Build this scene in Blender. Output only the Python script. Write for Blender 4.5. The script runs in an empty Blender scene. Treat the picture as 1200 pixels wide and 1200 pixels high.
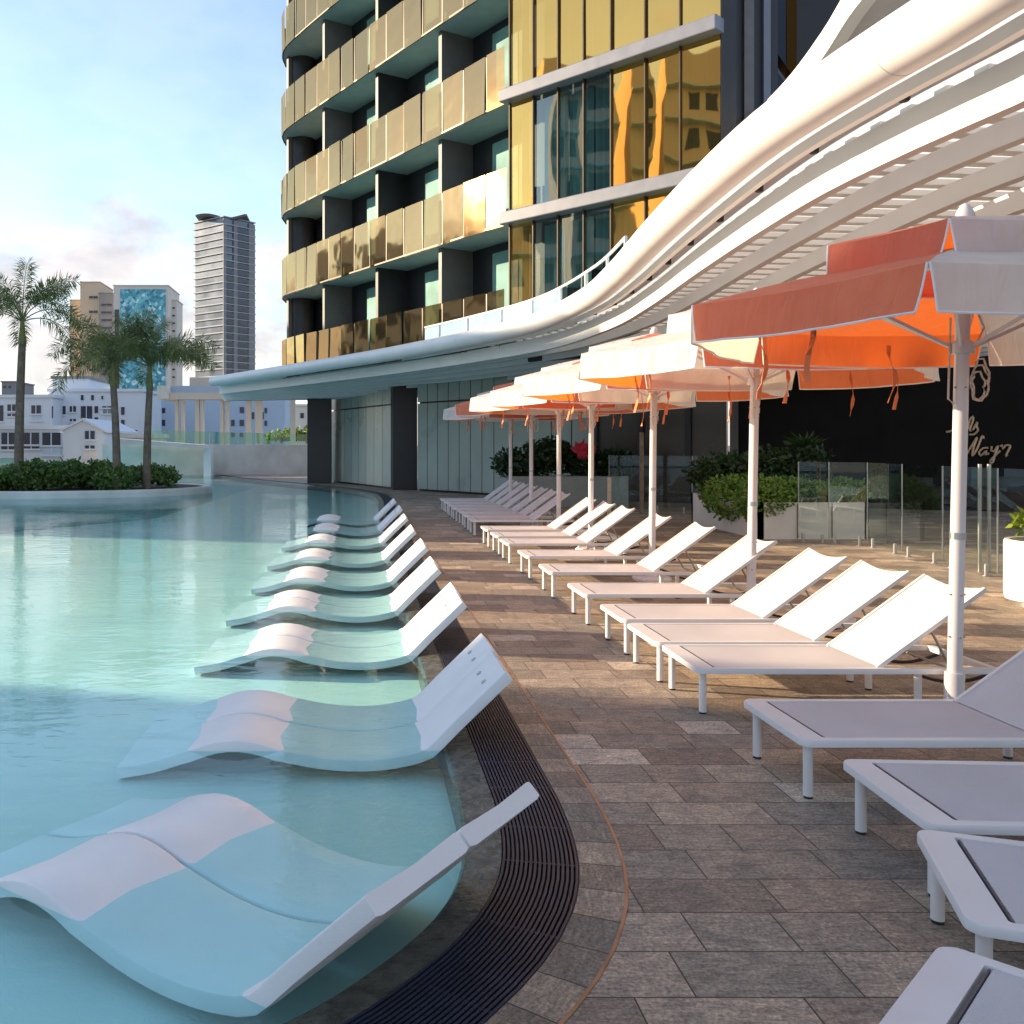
import bpy, math, random
from mathutils import Vector, Matrix, noise
random.seed(7)
R = math.radians
scene = bpy.context.scene
COL = scene.collection
F, PX0, HY, EYE = 1090.0, 420.0, 521.0, 1.7     # lens geometry of the photograph (1200 px frame)

def gx(px, Y): return (px - PX0) / F * Y
def gp(px, py, z=0.0):
    Y = F * (EYE - z) / (py - HY)
    return (gx(px, Y), Y)
def hz(py, Y): return EYE + (HY - py) * Y / F

# ------------------------------------------------------------------ materials
def newmat(name):
    m = bpy.data.materials.new(name); m.use_nodes = True
    nt = m.node_tree; nt.nodes.clear()
    out = nt.nodes.new('ShaderNodeOutputMaterial')
    return m, nt, out
def N(nt, typ, **kw):
    n = nt.nodes.new(typ)
    for k, v in kw.items(): setattr(n, k, v)
    return n
def ramp(nt, fac, stops):
    r = N(nt, 'ShaderNodeValToRGB'); e = r.color_ramp.elements
    while len(e) < len(stops): e.new(0.5)
    for el, (p, c) in zip(e, stops):
        el.position = p; el.color = (c[0], c[1], c[2], 1)
    nt.links.new(fac, r.inputs[0]); return r.outputs[0]
def pmat(name, col, rough=0.5, metal=0.0, var=0.12, scale=3.0, bump=0.0, bscale=40.0, spec=0.5, trans=None, detail=5):
    """principled paint / stone / plaster with procedural variation in colour and gloss"""
    m, nt, out = newmat(name); L = nt.links
    p = N(nt, 'ShaderNodeBsdfPrincipled')
    tc = N(nt, 'ShaderNodeTexCoord')
    n = N(nt, 'ShaderNodeTexNoise'); n.inputs['Scale'].default_value = scale; n.inputs['Detail'].default_value = detail
    L.new(tc.outputs['Object'], n.inputs['Vector'])
    a = tuple(max(0, c * (1 - var)) for c in col); b = tuple(min(1, c * (1 + var)) for c in col)
    L.new(ramp(nt, n.outputs['Fac'], [(0.3, a), (0.7, b)]), p.inputs['Base Color'])
    mr = N(nt, 'ShaderNodeMapRange'); mr.inputs['To Min'].default_value = max(0.02, rough - 0.08); mr.inputs['To Max'].default_value = min(1, rough + 0.1)
    L.new(n.outputs['Fac'], mr.inputs['Value']); L.new(mr.outputs[0], p.inputs['Roughness'])
    p.inputs['Metallic'].default_value = metal
    p.inputs['Specular IOR Level'].default_value = spec
    if bump:
        n2 = N(nt, 'ShaderNodeTexNoise'); n2.inputs['Scale'].default_value = bscale; n2.inputs['Detail'].default_value = 4
        L.new(tc.outputs['Object'], n2.inputs['Vector'])
        bp = N(nt, 'ShaderNodeBump'); bp.inputs['Strength'].default_value = bump; bp.inputs['Distance'].default_value = 0.02
        L.new(n2.outputs['Fac'], bp.inputs['Height']); L.new(bp.outputs[0], p.inputs['Normal'])
    if trans:
        t = N(nt, 'ShaderNodeBsdfTranslucent'); t.inputs['Color'].default_value = (*trans[0], 1)
        mx = N(nt, 'ShaderNodeMixShader'); mx.inputs[0].default_value = trans[1]
        L.new(p.outputs[0], mx.inputs[1]); L.new(t.outputs[0], mx.inputs[2]); L.new(mx.outputs[0], out.inputs[0])
    else:
        L.new(p.outputs[0], out.inputs[0])
    return m

def cloth(name, col, tcol, tfac):
    m, nt, out = newmat(name); L = nt.links
    tc = N(nt, 'ShaderNodeTexCoord')
    n = N(nt, 'ShaderNodeTexNoise'); n.inputs['Scale'].default_value = 5; n.inputs['Detail'].default_value = 6
    L.new(tc.outputs['Object'], n.inputs['Vector'])
    c = ramp(nt, n.outputs['Fac'], [(0.3, tuple(x * .9 for x in col)), (0.7, tuple(min(1, x * 1.06) for x in col))])
    mp = N(nt, 'ShaderNodeMapping'); mp.inputs['Scale'].default_value = (5, 5, 1.2)
    L.new(tc.outputs['Object'], mp.inputs['Vector'])
    n2 = N(nt, 'ShaderNodeTexNoise'); n2.inputs['Scale'].default_value = 1.7; n2.inputs['Detail'].default_value = 3; n2.inputs['Distortion'].default_value = 0.7
    L.new(mp.outputs[0], n2.inputs['Vector'])
    bp = N(nt, 'ShaderNodeBump'); bp.inputs['Strength'].default_value = 0.55; bp.inputs['Distance'].default_value = 0.06
    L.new(n2.outputs['Fac'], bp.inputs['Height'])
    d = N(nt, 'ShaderNodeBsdfPrincipled'); d.inputs['Roughness'].default_value = .8; d.inputs['Specular IOR Level'].default_value = .2
    d.inputs['Sheen Weight'].default_value = 0.15
    t = N(nt, 'ShaderNodeBsdfTranslucent'); t.inputs['Color'].default_value = (*tcol, 1)
    L.new(c, d.inputs['Base Color']); L.new(bp.outputs[0], d.inputs['Normal'])
    mx = N(nt, 'ShaderNodeMixShader'); mx.inputs[0].default_value = tfac
    L.new(d.outputs[0], mx.inputs[1]); L.new(t.outputs[0], mx.inputs[2]); L.new(mx.outputs[0], out.inputs[0])
    return m

def glass(name, tint, refl_tint, blend, rough=0.0, ior=1.5, bump=0.0, bscale=0.6, slab=False):
    """thin glass: see-through tint with a mirror coat; blend = share of coat at normal incidence"""
    m, nt, out = newmat(name); L = nt.links
    t = N(nt, 'ShaderNodeBsdfTransparent'); t.inputs['Color'].default_value = (*tint, 1)
    g = N(nt, 'ShaderNodeBsdfGlossy'); g.inputs['Color'].default_value = (*refl_tint, 1); g.inputs['Roughness'].default_value = rough
    fr = N(nt, 'ShaderNodeFresnel'); fr.inputs['IOR'].default_value = ior
    mr = N(nt, 'ShaderNodeMapRange'); mr.inputs['To Min'].default_value = blend; mr.inputs['To Max'].default_value = 1.0
    L.new(fr.outputs[0], mr.inputs['Value'])
    fac = mr.outputs[0]
    if slab:      # closed pane: only the outer faces mirror
        ge = N(nt, 'ShaderNodeNewGeometry'); iv = N(nt, 'ShaderNodeMath', operation='SUBTRACT'); iv.inputs[0].default_value = 1; L.new(ge.outputs['Backfacing'], iv.inputs[1])
        fm = N(nt, 'ShaderNodeMath', operation='MULTIPLY'); L.new(fac, fm.inputs[0]); L.new(iv.outputs[0], fm.inputs[1]); fac = fm.outputs[0]
    mx = N(nt, 'ShaderNodeMixShader'); L.new(fac, mx.inputs[0])
    L.new(t.outputs[0], mx.inputs[1]); L.new(g.outputs[0], mx.inputs[2]); L.new(mx.outputs[0], out.inputs[0])
    if bump:
        tc = N(nt, 'ShaderNodeTexCoord')
        n = N(nt, 'ShaderNodeTexNoise'); n.inputs['Scale'].default_value = bscale; n.inputs['Detail'].default_value = 2
        L.new(tc.outputs['Object'], n.inputs['Vector'])
        bp = N(nt, 'ShaderNodeBump'); bp.inputs['Strength'].default_value = bump; bp.inputs['Distance'].default_value = 0.05
        L.new(n.outputs['Fac'], bp.inputs['Height']); L.new(bp.outputs[0], g.inputs['Normal'])
    return m

def deck_mat(name, use_uv=False, bw=0.52, rh=0.26, dark=1.0):
    m, nt, out = newmat(name); L = nt.links
    tc = N(nt, 'ShaderNodeTexCoord'); src = tc.outputs['UV'] if use_uv else tc.outputs['Object']
    br = N(nt, 'ShaderNodeTexBrick'); br.offset = 0.37; br.squash = 0.62; br.squash_frequency = 3; br.offset_frequency = 2
    br.inputs['Scale'].default_value = 1; br.inputs['Brick Width'].default_value = bw; br.inputs['Row Height'].default_value = rh
    br.inputs['Mortar Size'].default_value = 0.0035; br.inputs['Mortar Smooth'].default_value = 0.3; br.inputs['Bias'].default_value = 0.0
    br.inputs['Color1'].default_value = (0, 0, 0, 1); br.inputs['Color2'].default_value = (1, 1, 1, 1); br.inputs['Mortar'].default_value = (.35, .35, .35, 1)
    L.new(src, br.inputs['Vector'])
    tone = ramp(nt, br.outputs['Color'], [(0.0, (.16*dark, .138*dark, .12*dark)), (0.3, (.25*dark, .205*dark, .17*dark)), (0.55, (.20*dark, .185*dark, .165*dark)), (0.78, (.31*dark, .26*dark, .215*dark)), (.93, (.31*dark, .265*dark, .22*dark)), (.96, (.42*dark, .365*dark, .315*dark))])
    # second brick layer makes some courses read as slabs of another size
    n1 = N(nt, 'ShaderNodeTexNoise'); n1.inputs['Scale'].default_value = 0.9; n1.inputs['Detail'].default_value = 3
    L.new(src, n1.inputs['Vector'])
    mp = N(nt, 'ShaderNodeMapping'); mp.inputs['Scale'].default_value = (1, 6, 1); mp.inputs['Rotation'].default_value = (0, 0, .5)
    L.new(src, mp.inputs['Vector'])
    n2 = N(nt, 'ShaderNodeTexNoise'); n2.inputs['Scale'].default_value = 9; n2.inputs['Detail'].default_value = 9; n2.inputs['Roughness'].default_value = .68; n2.inputs['Distortion'].default_value = .8
    L.new(mp.outputs[0], n2.inputs['Vector'])
    n3 = N(nt, 'ShaderNodeTexNoise'); n3.inputs['Scale'].default_value = 70; n3.inputs['Detail'].default_value = 5; n3.inputs['Roughness'].default_value = .7
    L.new(src, n3.inputs['Vector'])
    def mul(a, fac, lo, hi, f=1.0):
        mx = N(nt, 'ShaderNodeMix', data_type='RGBA', blend_type='MULTIPLY'); mx.inputs['Factor'].default_value = f
        L.new(a, mx.inputs['A']); L.new(ramp(nt, fac, [(0.28, lo), (0.72, hi)]), mx.inputs['B']); return mx.outputs['Result']
    c = mul(tone, n1.outputs['Fac'], (.78, .8, .84), (1.18, 1.12, 1.05))
    n4 = N(nt, 'ShaderNodeTexNoise'); n4.inputs['Scale'].default_value = 5.5; n4.inputs['Detail'].default_value = 8; n4.inputs['Roughness'].default_value = .72; n4.inputs['Distortion'].default_value = 1.6
    L.new(src, n4.inputs['Vector'])
    c = mul(c, n4.outputs['Fac'], (.58, .62, .66), (1.5, 1.38, 1.22))
    c = mul(c, n2.outputs['Fac'], (.5, .5, .52), (1.5, 1.46, 1.4))
    c = mul(c, n3.outputs['Fac'], (.35, .35, .37), (1.8, 1.76, 1.7))
    mo = N(nt, 'ShaderNodeMix', data_type='RGBA'); L.new(br.outputs['Fac'], mo.inputs['Factor']); L.new(c, mo.inputs['A']); mo.inputs['B'].default_value = (.05, .042, .036, 1)
    p = N(nt, 'ShaderNodeBsdfPrincipled'); L.new(mo.outputs['Result'], p.inputs['Base Color'])
    rr = N(nt, 'ShaderNodeMapRange'); rr.inputs['To Min'].default_value = .45; rr.inputs['To Max'].default_value = .85
    L.new(n2.outputs['Fac'], rr.inputs['Value']); L.new(rr.outputs[0], p.inputs['Roughness'])
    ad = N(nt, 'ShaderNodeMath', operation='MULTIPLY_ADD'); L.new(br.outputs['Fac'], ad.inputs[0]); ad.inputs[1].default_value = -1.2; L.new(n3.outputs['Fac'], ad.inputs[2])
    bp = N(nt, 'ShaderNodeBump'); bp.inputs['Strength'].default_value = .5; bp.inputs['Distance'].default_value = .006
    L.new(ad.outputs[0], bp.inputs['Height']); L.new(bp.outputs[0], p.inputs['Normal'])
    L.new(p.outputs[0], out.inputs[0])
    return m

def water_mat():
    m, nt, out = newmat('water'); L = nt.links
    tc = N(nt, 'ShaderNodeTexCoord')
    # broad calm/rippled patches modulate fine ripples
    mp = N(nt, 'ShaderNodeMapping'); mp.inputs['Scale'].default_value = (.9, 2.0, 1)
    L.new(tc.outputs['Object'], mp.inputs['Vector'])
    w1 = N(nt, 'ShaderNodeTexNoise'); w1.inputs['Scale'].default_value = 2.6; w1.inputs['Detail'].default_value = 3; w1.inputs['Distortion'].default_value = .5
    L.new(mp.outputs[0], w1.inputs['Vector'])
    w2 = N(nt, 'ShaderNodeTexNoise'); w2.inputs['Scale'].default_value = 10; w2.inputs['Detail'].default_value = 3; w2.inputs['Distortion'].default_value = .9
    L.new(mp.outputs[0], w2.inputs['Vector'])
    pt = N(nt, 'ShaderNodeTexNoise'); pt.inputs['Scale'].default_value = .3; pt.inputs['Detail'].default_value = 2
    L.new(tc.outputs['Object'], pt.inputs['Vector'])
    mr = N(nt, 'ShaderNodeMapRange'); mr.inputs['From Min'].default_value = .42; mr.inputs['From Max'].default_value = .62; mr.inputs['To Min'].default_value = .05; mr.inputs['To Max'].default_value = .8
    L.new(pt.outputs['Fac'], mr.inputs['Value'])
    mu = N(nt, 'ShaderNodeMath', operation='MULTIPLY'); L.new(w2.outputs['Fac'], mu.inputs[0]); L.new(mr.outputs[0], mu.inputs[1])
    ad = N(nt, 'ShaderNodeMath', operation='ADD'); L.new(mu.outputs[0], ad.inputs[0]); L.new(w1.outputs['Fac'], ad.inputs[1])
    bp = N(nt, 'ShaderNodeBump'); bp.inputs['Strength'].default_value = .18; bp.inputs['Distance'].default_value = .03
    L.new(ad.outputs[0], bp.inputs['Height'])
    fr = N(nt, 'ShaderNodeFresnel'); fr.inputs['IOR'].default_value = 1.33; L.new(bp.outputs[0], fr.inputs['Normal'])
    g = N(nt, 'ShaderNodeBsdfGlossy'); g.inputs['Roughness'].default_value = 0.015; L.new(bp.outputs[0], g.inputs['Normal'])
    t = N(nt, 'ShaderNodeBsdfTransparent'); t.inputs['Color'].default_value = (.70, .925, .935, 1)
    ge = N(nt, 'ShaderNodeNewGeometry'); inv = N(nt, 'ShaderNodeMath', operation='SUBTRACT'); inv.inputs[0].default_value = 1; L.new(ge.outputs['Backfacing'], inv.inputs[1])
    fm = N(nt, 'ShaderNodeMath', operation='MULTIPLY'); L.new(fr.outputs[0], fm.inputs[0]); L.new(inv.outputs[0], fm.inputs[1])   # light leaves the water unhindered
    mx = N(nt, 'ShaderNodeMixShader'); L.new(fm.outputs[0], mx.inputs[0]); L.new(t.outputs[0], mx.inputs[1]); L.new(g.outputs[0], mx.inputs[2])
    L.new(mx.outputs[0], out.inputs[0])
    return m

def mosaic_mat():
    m, nt, out = newmat('mosaic_glass'); L = nt.links
    tc = N(nt, 'ShaderNodeTexCoord')
    v = N(nt, 'ShaderNodeTexVoronoi'); v.inputs['Scale'].default_value = 1.0; L.new(tc.outputs['Object'], v.inputs['Vector'])
    p = N(nt, 'ShaderNodeBsdfPrincipled'); p.inputs['Roughness'].default_value = .25
    sp = N(nt, 'ShaderNodeSeparateColor'); L.new(v.outputs['Color'], sp.inputs[0])
    L.new(ramp(nt, sp.outputs[0], [(0, (.02, .16, .25)), (.4, (.05, .32, .42)), (.75, (.18, .55, .62)), (1, (.6, .85, .88))]), p.inputs['Base Color'])
    L.new(p.outputs[0], out.inputs[0]); return m

def leafmat(name, c1, c2, tr=.35):
    m, nt, out = newmat(name); L = nt.links
    oi = N(nt, 'ShaderNodeNewGeometry')
    c = ramp(nt, oi.outputs['Random Per Island'], [(0, c1), (1, c2)])
    d = N(nt, 'ShaderNodeBsdfPrincipled'); d.inputs['Roughness'].default_value = .45; L.new(c, d.inputs['Base Color'])
    t = N(nt, 'ShaderNodeBsdfTranslucent'); L.new(c, t.inputs['Color'])
    mx = N(nt, 'ShaderNodeMixShader'); mx.inputs[0].default_value = tr
    L.new(d.outputs[0], mx.inputs[1]); L.new(t.outputs[0], mx.inputs[2]); L.new(mx.outputs[0], out.inputs[0]); return m

M = dict(
    railglass=glass('rail_glass', (.72, .86, .84), (.8, .95, 1), .03, .02),
    clear=glass('teal_clear_glass', (.62, .80, .76), (.85, .86, .74), .16, .02, bump=.12, bscale=.5),
    deck=deck_mat('deck_stone', dark=1.1), band=deck_mat('border_stone', True, .34, .5, .95),
    rim=pmat('wet_stone', (.085, .08, .062), .22, var=.6, scale=16, bump=.6, bscale=30, detail=9),
    grate=pmat('grate_black', (.014, .020, .040), .5, var=.3, scale=8), pit=pmat('pit_dark', (.004, .005, .008), .8),
    copper=pmat('copper_strip', (.36, .2, .12), .4, metal=.3, var=.25, scale=8),
    water=water_mat(),
    ledge=pmat('pool_plaster_pale', (.66, .75, .69), .6, var=.06, scale=1.2, bump=.15, bscale=60),
    deep=pmat('pool_plaster_deep', (.02, .60, .64), .6, var=.08, scale=.6),
    resin=pmat('white_resin', (.78, .775, .77), .42, var=.05, scale=2.2, bump=.12, bscale=120),
    frame=pmat('white_metal', (.74, .71, .69), .35, var=.04, scale=4),
    sling=pmat('sling_mesh', (.66, .62, .62), .7, var=.05, scale=2.5, bump=.4, bscale=220, trans=((.8, .72, .62), .12)),
    seam=pmat('dark_seam', (.10, .09, .11), .6), rubber=pmat('black_rubber', (.02, .02, .022), .6),
    hard=pmat('bracket_metal', (.35, .3, .27), .35, metal=.6),
    orange=cloth('orange_canvas', (.78, .29, .18), (1.0, .19, .01), .45),
    cream=cloth('white_canvas', (.72, .69, .68), (.95, .80, .62), .36),
    piping=pmat('white_piping', (.85, .8, .78), .7), strap=pmat('orange_strap', (.8, .24, .1), .8, var=.15),
    rope=pmat('rope', (.7, .6, .48), .9, var=.2, scale=40),
    pole=pmat('pole_white', (.74, .70, .70), .3, var=.04),
    membrane=pmat('roof_membrane', (.85, .83, .8), .6, var=.05, scale=.5, trans=((1, .97, .92), .85)),
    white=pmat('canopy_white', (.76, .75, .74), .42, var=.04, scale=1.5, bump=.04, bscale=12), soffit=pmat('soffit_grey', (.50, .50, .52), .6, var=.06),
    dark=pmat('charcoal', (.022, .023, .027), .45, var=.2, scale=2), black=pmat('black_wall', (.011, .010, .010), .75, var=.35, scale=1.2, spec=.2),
    brown=pmat('bronze_glass_wall', (.06, .052, .042), .25, var=.25, scale=.6),
    slab=pmat('slab_soffit', (.36, .42, .41), .7, var=.08), divider=pmat('divider_grey', (.12, .115, .115), .5, var=.1),
    gold=glass('gold_glass', (.66, .66, .52), (1.0, .53, .13), .74, .02, bump=.14, bscale=.5),
    balgold=glass('bronze_glass', (.26, .20, .10), (1.0, .64, .29), .36, .05, bump=.25, bscale=.8),
    grey=pmat('grey_aluminium', (.17, .18, .22), .4, metal=.1, var=.06), mull=pmat('dark_mullion', (.06, .045, .03), .4, metal=.4),
    teal=pmat('teal_curtain', (.22, .40, .38), .8, var=.35, scale=.8), curtain=pmat('pale_curtain', (.27, .28, .22), .8, var=.35, scale=1.0),
    frost=pmat('frosted_panel', (.34, .40, .36), .28, var=.12, scale=.5),
    frostpale=pmat('frosted_pale', (.46, .48, .40), .28, var=.12, scale=.5),
    fence=glass('fence_glass', (.92, .96, .94), (.9, 1, 1), .08, 0, slab=True), green=glass('green_glass', (.62, .84, .76), (.8, 1, .95), .05, .02, slab=True),
    steel=pmat('steel', (.45, .46, .46), .3, metal=.9), letter=pmat('sign_bronze', (.75, .55, .36), .35, metal=.3),
    concrete=pmat('concrete_white', (.62, .62, .60), .75, var=.12, scale=1.3, bump=.15, bscale=25),
    planter=pmat('planter_white', (.68, .65, .61), .55, var=.08, scale=2), greyplant=pmat('planter_grey', (.28, .32, .31), .4, var=.1),
    soil=pmat('soil', (.03, .02, .014), .95, var=.3, scale=14),
    hedge=leafmat('hedge_leaf', (.07, .16, .025), (.24, .38, .07)), hedgedark=leafmat('dark_leaf', (.012, .035, .012), (.04, .085, .02)),
    island=leafmat('island_leaf', (.035, .09, .022), (.14, .25, .05)), lime=leafmat('lime_leaf', (.10, .2, .02), (.3, .38, .04)),
    palm=leafmat('palm_leaf', (.09, .13, .04), (.30, .34, .12)), red=leafmat('red_bract', (.5, .01, .04), (.75, .05, .1), .3),
    trunk=pmat('palm_trunk', (.17, .13, .10), .9, var=.3, scale=6, bump=.6, bscale=9), shaft=pmat('crownshaft', (.16, .16, .05), .6, var=.25),
    wood=pmat('post_wood', (.24, .17, .12), .7, var=.25, scale=8),
    plaster=pmat('plaster_white', (.60, .65, .72), .85, var=.05, scale=.2), plasterw=pmat('plaster_warm', (.66, .60, .54), .85, var=.06, scale=.2),
    plasterb=pmat('plaster_blue', (.46, .55, .66), .85, var=.04, scale=.1), tan=pmat('plaster_tan', (.62, .48, .34), .85, var=.08, scale=.05),
    roof=pmat('roof_grey', (.20, .21, .23), .8, var=.15), window=pmat('window_dark', (.03, .04, .065), .15, var=.3, scale=.3),
    towerglass=pmat('tower_glass', (.10, .13, .17), .2, metal=.25, var=.3, scale=.08), towerslab=pmat('tower_slab', (.34, .34, .35), .7, var=.1, scale=.1),
    towerwall=pmat('tower_wall', (.22, .22, .235), .7, var=.08, scale=.05), mosaic=mosaic_mat(),
    ground=pmat('ground', (.12, .12, .10), .9, var=.3, scale=.05),
)

# ------------------------------------------------------------------ mesh builder
class MB:
    def __init__(s): s.v = []; s.f = []; s.m = []; s.uv = None
    def face(s, idx, mi=0): s.f.append(tuple(idx)); s.m.append(mi)
    def quad(s, a, b, c, d, mi=0):
        n = len(s.v); s.v += [tuple(a), tuple(b), tuple(c), tuple(d)]; s.face((n, n+1, n+2, n+3), mi)
    def tri(s, a, b, c, mi=0):
        n = len(s.v); s.v += [tuple(a), tuple(b), tuple(c)]; s.face((n, n+1, n+2), mi)
    def box(s, c, d, rz=0.0, mi=0, tilt=None):
        ca, sa = math.cos(rz), math.sin(rz); n = len(s.v)
        for z in (-1, 1):
            for x, y in ((-1, -1), (1, -1), (1, 1), (-1, 1)):
                lx, ly, lz = x*d[0]/2, y*d[1]/2, z*d[2]/2
                if tilt: lx, lz = lx*math.cos(tilt)-lz*math.sin(tilt), lx*math.sin(tilt)+lz*math.cos(tilt)
                s.v.append((c[0]+lx*ca-ly*sa, c[1]+lx*sa+ly*ca, c[2]+lz))
        for q in ((0, 3, 2, 1), (4, 5, 6, 7), (0, 1, 5, 4), (1, 2, 6, 5), (2, 3, 7, 6), (3, 0, 4, 7)):
            s.face([n+i for i in q], mi)
    def prism(s, poly, z0, z1, mi=0, top=True, bottom=True):
        a = sum(poly[i-1][0]*poly[i][1]-poly[i][0]*poly[i-1][1] for i in range(len(poly)))
        if a < 0: poly = poly[::-1]
        n = len(s.v); k = len(poly)
        s.v += [(x, y, z0) for x, y in poly] + [(x, y, z1) for x, y in poly]
        if bottom: s.face([n+i for i in range(k)][::-1], mi)
        if top: s.face([n+k+i for i in range(k)], mi)
        for i in range(k):
            j = (i+1) % k; s.face((n+i, n+j, n+k+j, n+k+i), mi)
    def wallseg(s, a, b, t, z0, z1, mi=0):
        """vertical wall slab from a to b (plan), thickness t towards its left"""
        dx, dy = b[0]-a[0], b[1]-a[1]; l = math.hypot(dx, dy) or 1; nx, ny = -dy/l*t, dx/l*t
        s.prism([a, b, (b[0]+nx, b[1]+ny), (a[0]+nx, a[1]+ny)], z0, z1, mi)
    def sweep(s, path, sect, mi=0, closed=True, cap=True, up=(0, 0, 1)):
        """sweep a 2D section (side, up) along a 3D path"""
        n0 = len(s.v); k = len(sect); P = [Vector(p) for p in path]
        for i, p in enumerate(P):
            t = (P[min(i+1, len(P)-1)] - P[max(i-1, 0)]).normalized()
            u = Vector(up)
            if abs(t.dot(u)) > .97: u = Vector((0, 1, 0)) if abs(t.y) < .9 else Vector((1, 0, 0))
            side = t.cross(u).normalized(); uu = side.cross(t).normalized()
            for a, b in sect: s.v.append(tuple(p + side*a + uu*b))
        for i in range(len(P)-1):
            for j in range(k if closed else k-1):
                j2 = (j+1) % k
                s.face((n0+i*k+j, n0+i*k+j2, n0+(i+1)*k+j2, n0+(i+1)*k+j), mi)
        if cap and closed:
            s.face([n0+j for j in range(k)][::-1], mi); s.face([n0+(len(P)-1)*k+j for j in range(k)], mi)
    def tube(s, path, r, n=8, mi=0, r2=None):
        n0 = len(s.v); P = [Vector(p) for p in path]
        for i, p in enumerate(P):
            t = (P[min(i+1, len(P)-1)] - P[max(i-1, 0)]).normalized()
            u = Vector((0, 0, 1))
            if abs(t.z) > .9: u = Vector((0, 1, 0))
            a = t.cross(u).normalized(); b = a.cross(t).normalized()
            rr = r if r2 is None else r + (r2-r)*i/(len(P)-1)
            for j in range(n):
                th = 2*math.pi*j/n; s.v.append(tuple(p + a*math.cos(th)*rr + b*math.sin(th)*rr))
        for i in range(len(P)-1):
            for j in range(n):
                j2 = (j+1) % n; s.face((n0+i*n+j, n0+(i+1)*n+j, n0+(i+1)*n+j2, n0+i*n+j2), mi)
        s.face([n0+j for j in range(n)], mi); s.face([n0+(len(P)-1)*n+j for j in range(n)][::-1], mi)
    def lathe(s, prof, c=(0, 0, 0), n=20, mi=0):
        n0 = len(s.v)
        for r, z in prof:
            for j in range(n):
                th = 2*math.pi*j/n; s.v.append((c[0]+r*math.cos(th), c[1]+r*math.sin(th), c[2]+z))
        for i in range(len(prof)-1):
            for j in range(n):
                j2 = (j+1) % n; s.face((n0+i*n+j, n0+i*n+j2, n0+(i+1)*n+j2, n0+(i+1)*n+j), mi)
        s.face([n0+j for j in range(n)][::-1], mi); s.face([n0+(len(prof)-1)*n+j for j in range(n)], mi)
    def build(s, name, mats, parent=None, smooth=False, bevel=0.0, loc=None):
        me = bpy.data.meshes.new(name); me.from_pydata(s.v, [], s.f)
        if not isinstance(mats, (list, tuple)): mats = [mats]
        for m in mats: me.materials.append(m)
        me.polygons.foreach_set('material_index', s.m)
        if smooth: me.polygons.foreach_set('use_smooth', [True]*len(s.f))
        if s.uv:
            l = me.uv_layers.new(name='UVMap')
            for i, lp in enumerate(me.loops): l.data[i].uv = s.uv[lp.vertex_index]
        me.update()
        o = bpy.data.objects.new(name, me); COL.objects.link(o)
        if parent: o.parent = parent
        if loc: o.location = loc
        if bevel:
            b = o.modifiers.new('bevel', 'BEVEL'); b.width = bevel; b.segments = 2; b.limit_method = 'ANGLE'
        if smooth:
            try:
                me.polygons.foreach_set('use_smooth', [True]*len(s.f)); me.set_sharp_from_angle(angle=R(38))
            except Exception: pass
        return o

def tag(o, label=None, cat=None, group=None, kind=None):
    if label: o['label'] = label
    if cat: o['category'] = cat
    if group: o['group'] = group
    if kind: o['kind'] = kind
    return o
def thing(name, label, cat, loc=(0, 0, 0), rz=0.0, group=None):
    o = bpy.data.objects.new(name, None); o.empty_display_size = .2; COL.objects.link(o)
    o.location = loc; o.rotation_euler = (0, 0, rz)
    return tag(o, label, cat, group)
def copy_tree(o, parent=None):
    c = o.copy(); COL.objects.link(c)
    if parent: c.parent = parent
    for ch in [x for x in list(bpy.data.objects) if x.parent == o]: copy_tree(ch, c)
    return c
def catmull(pts, step=.25):
    out = []; n = len(pts); D = len(pts[0])
    for i in range(n-1):
        p0, p1, p2, p3 = pts[max(i-1, 0)], pts[i], pts[i+1], pts[min(i+2, n-1)]
        k = max(1, int(math.dist(p1, p2)/step))
        for j in range(k):
            t = j/k
            out.append(tuple(.5*((2*p1[d])+(-p0[d]+p2[d])*t+(2*p0[d]-5*p1[d]+4*p2[d]-p3[d])*t*t+(-p0[d]+3*p1[d]-3*p2[d]+p3[d])*t**3) for d in range(D)))
    out.append(tuple(pts[-1])); return out
def offset(path, d):
    """offset a plan polyline to the right of its heading by d (float or list)"""
    out = []
    for i, p in enumerate(path):
        a, b = path[max(i-1, 0)], path[min(i+1, len(path)-1)]
        dx, dy = b[0]-a[0], b[1]-a[1]; l = math.hypot(dx, dy) or 1
        dd = d[i] if isinstance(d, list) else d
        out.append((p[0]+dy/l*dd, p[1]-dx/l*dd))
    return out

# ------------------------------------------------------------------ ground, deck, pool
WZ = -0.03
E = catmull([(-30, 1.4), (-9, 1.4), (-4, 1.6), (-2, 1.9), (-1, 2.27), (-.5, 2.58), (-.16, 2.84), (.05, 3.07), (.22, 3.3), (.35, 3.55), (.44, 3.85), (.49, 4.3), (.5, 5), (.5, 8), (.5, 12), (.5, 18), (.53, 24), (.6, 28), (.5, 31.5), (0, 34.3), (-.9, 36.6), (-2.6, 40.1), (-5.4, 45.8), (-6.6, 48.6), (-8.2, 52.4)], .1)
# heading runs away from the camera, so "right of heading" is the deck side
rim_o, grate_o, cop_i, cop_o = offset(E, .15), offset(E, .46), offset(E, .632), offset(E, .645)

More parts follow.
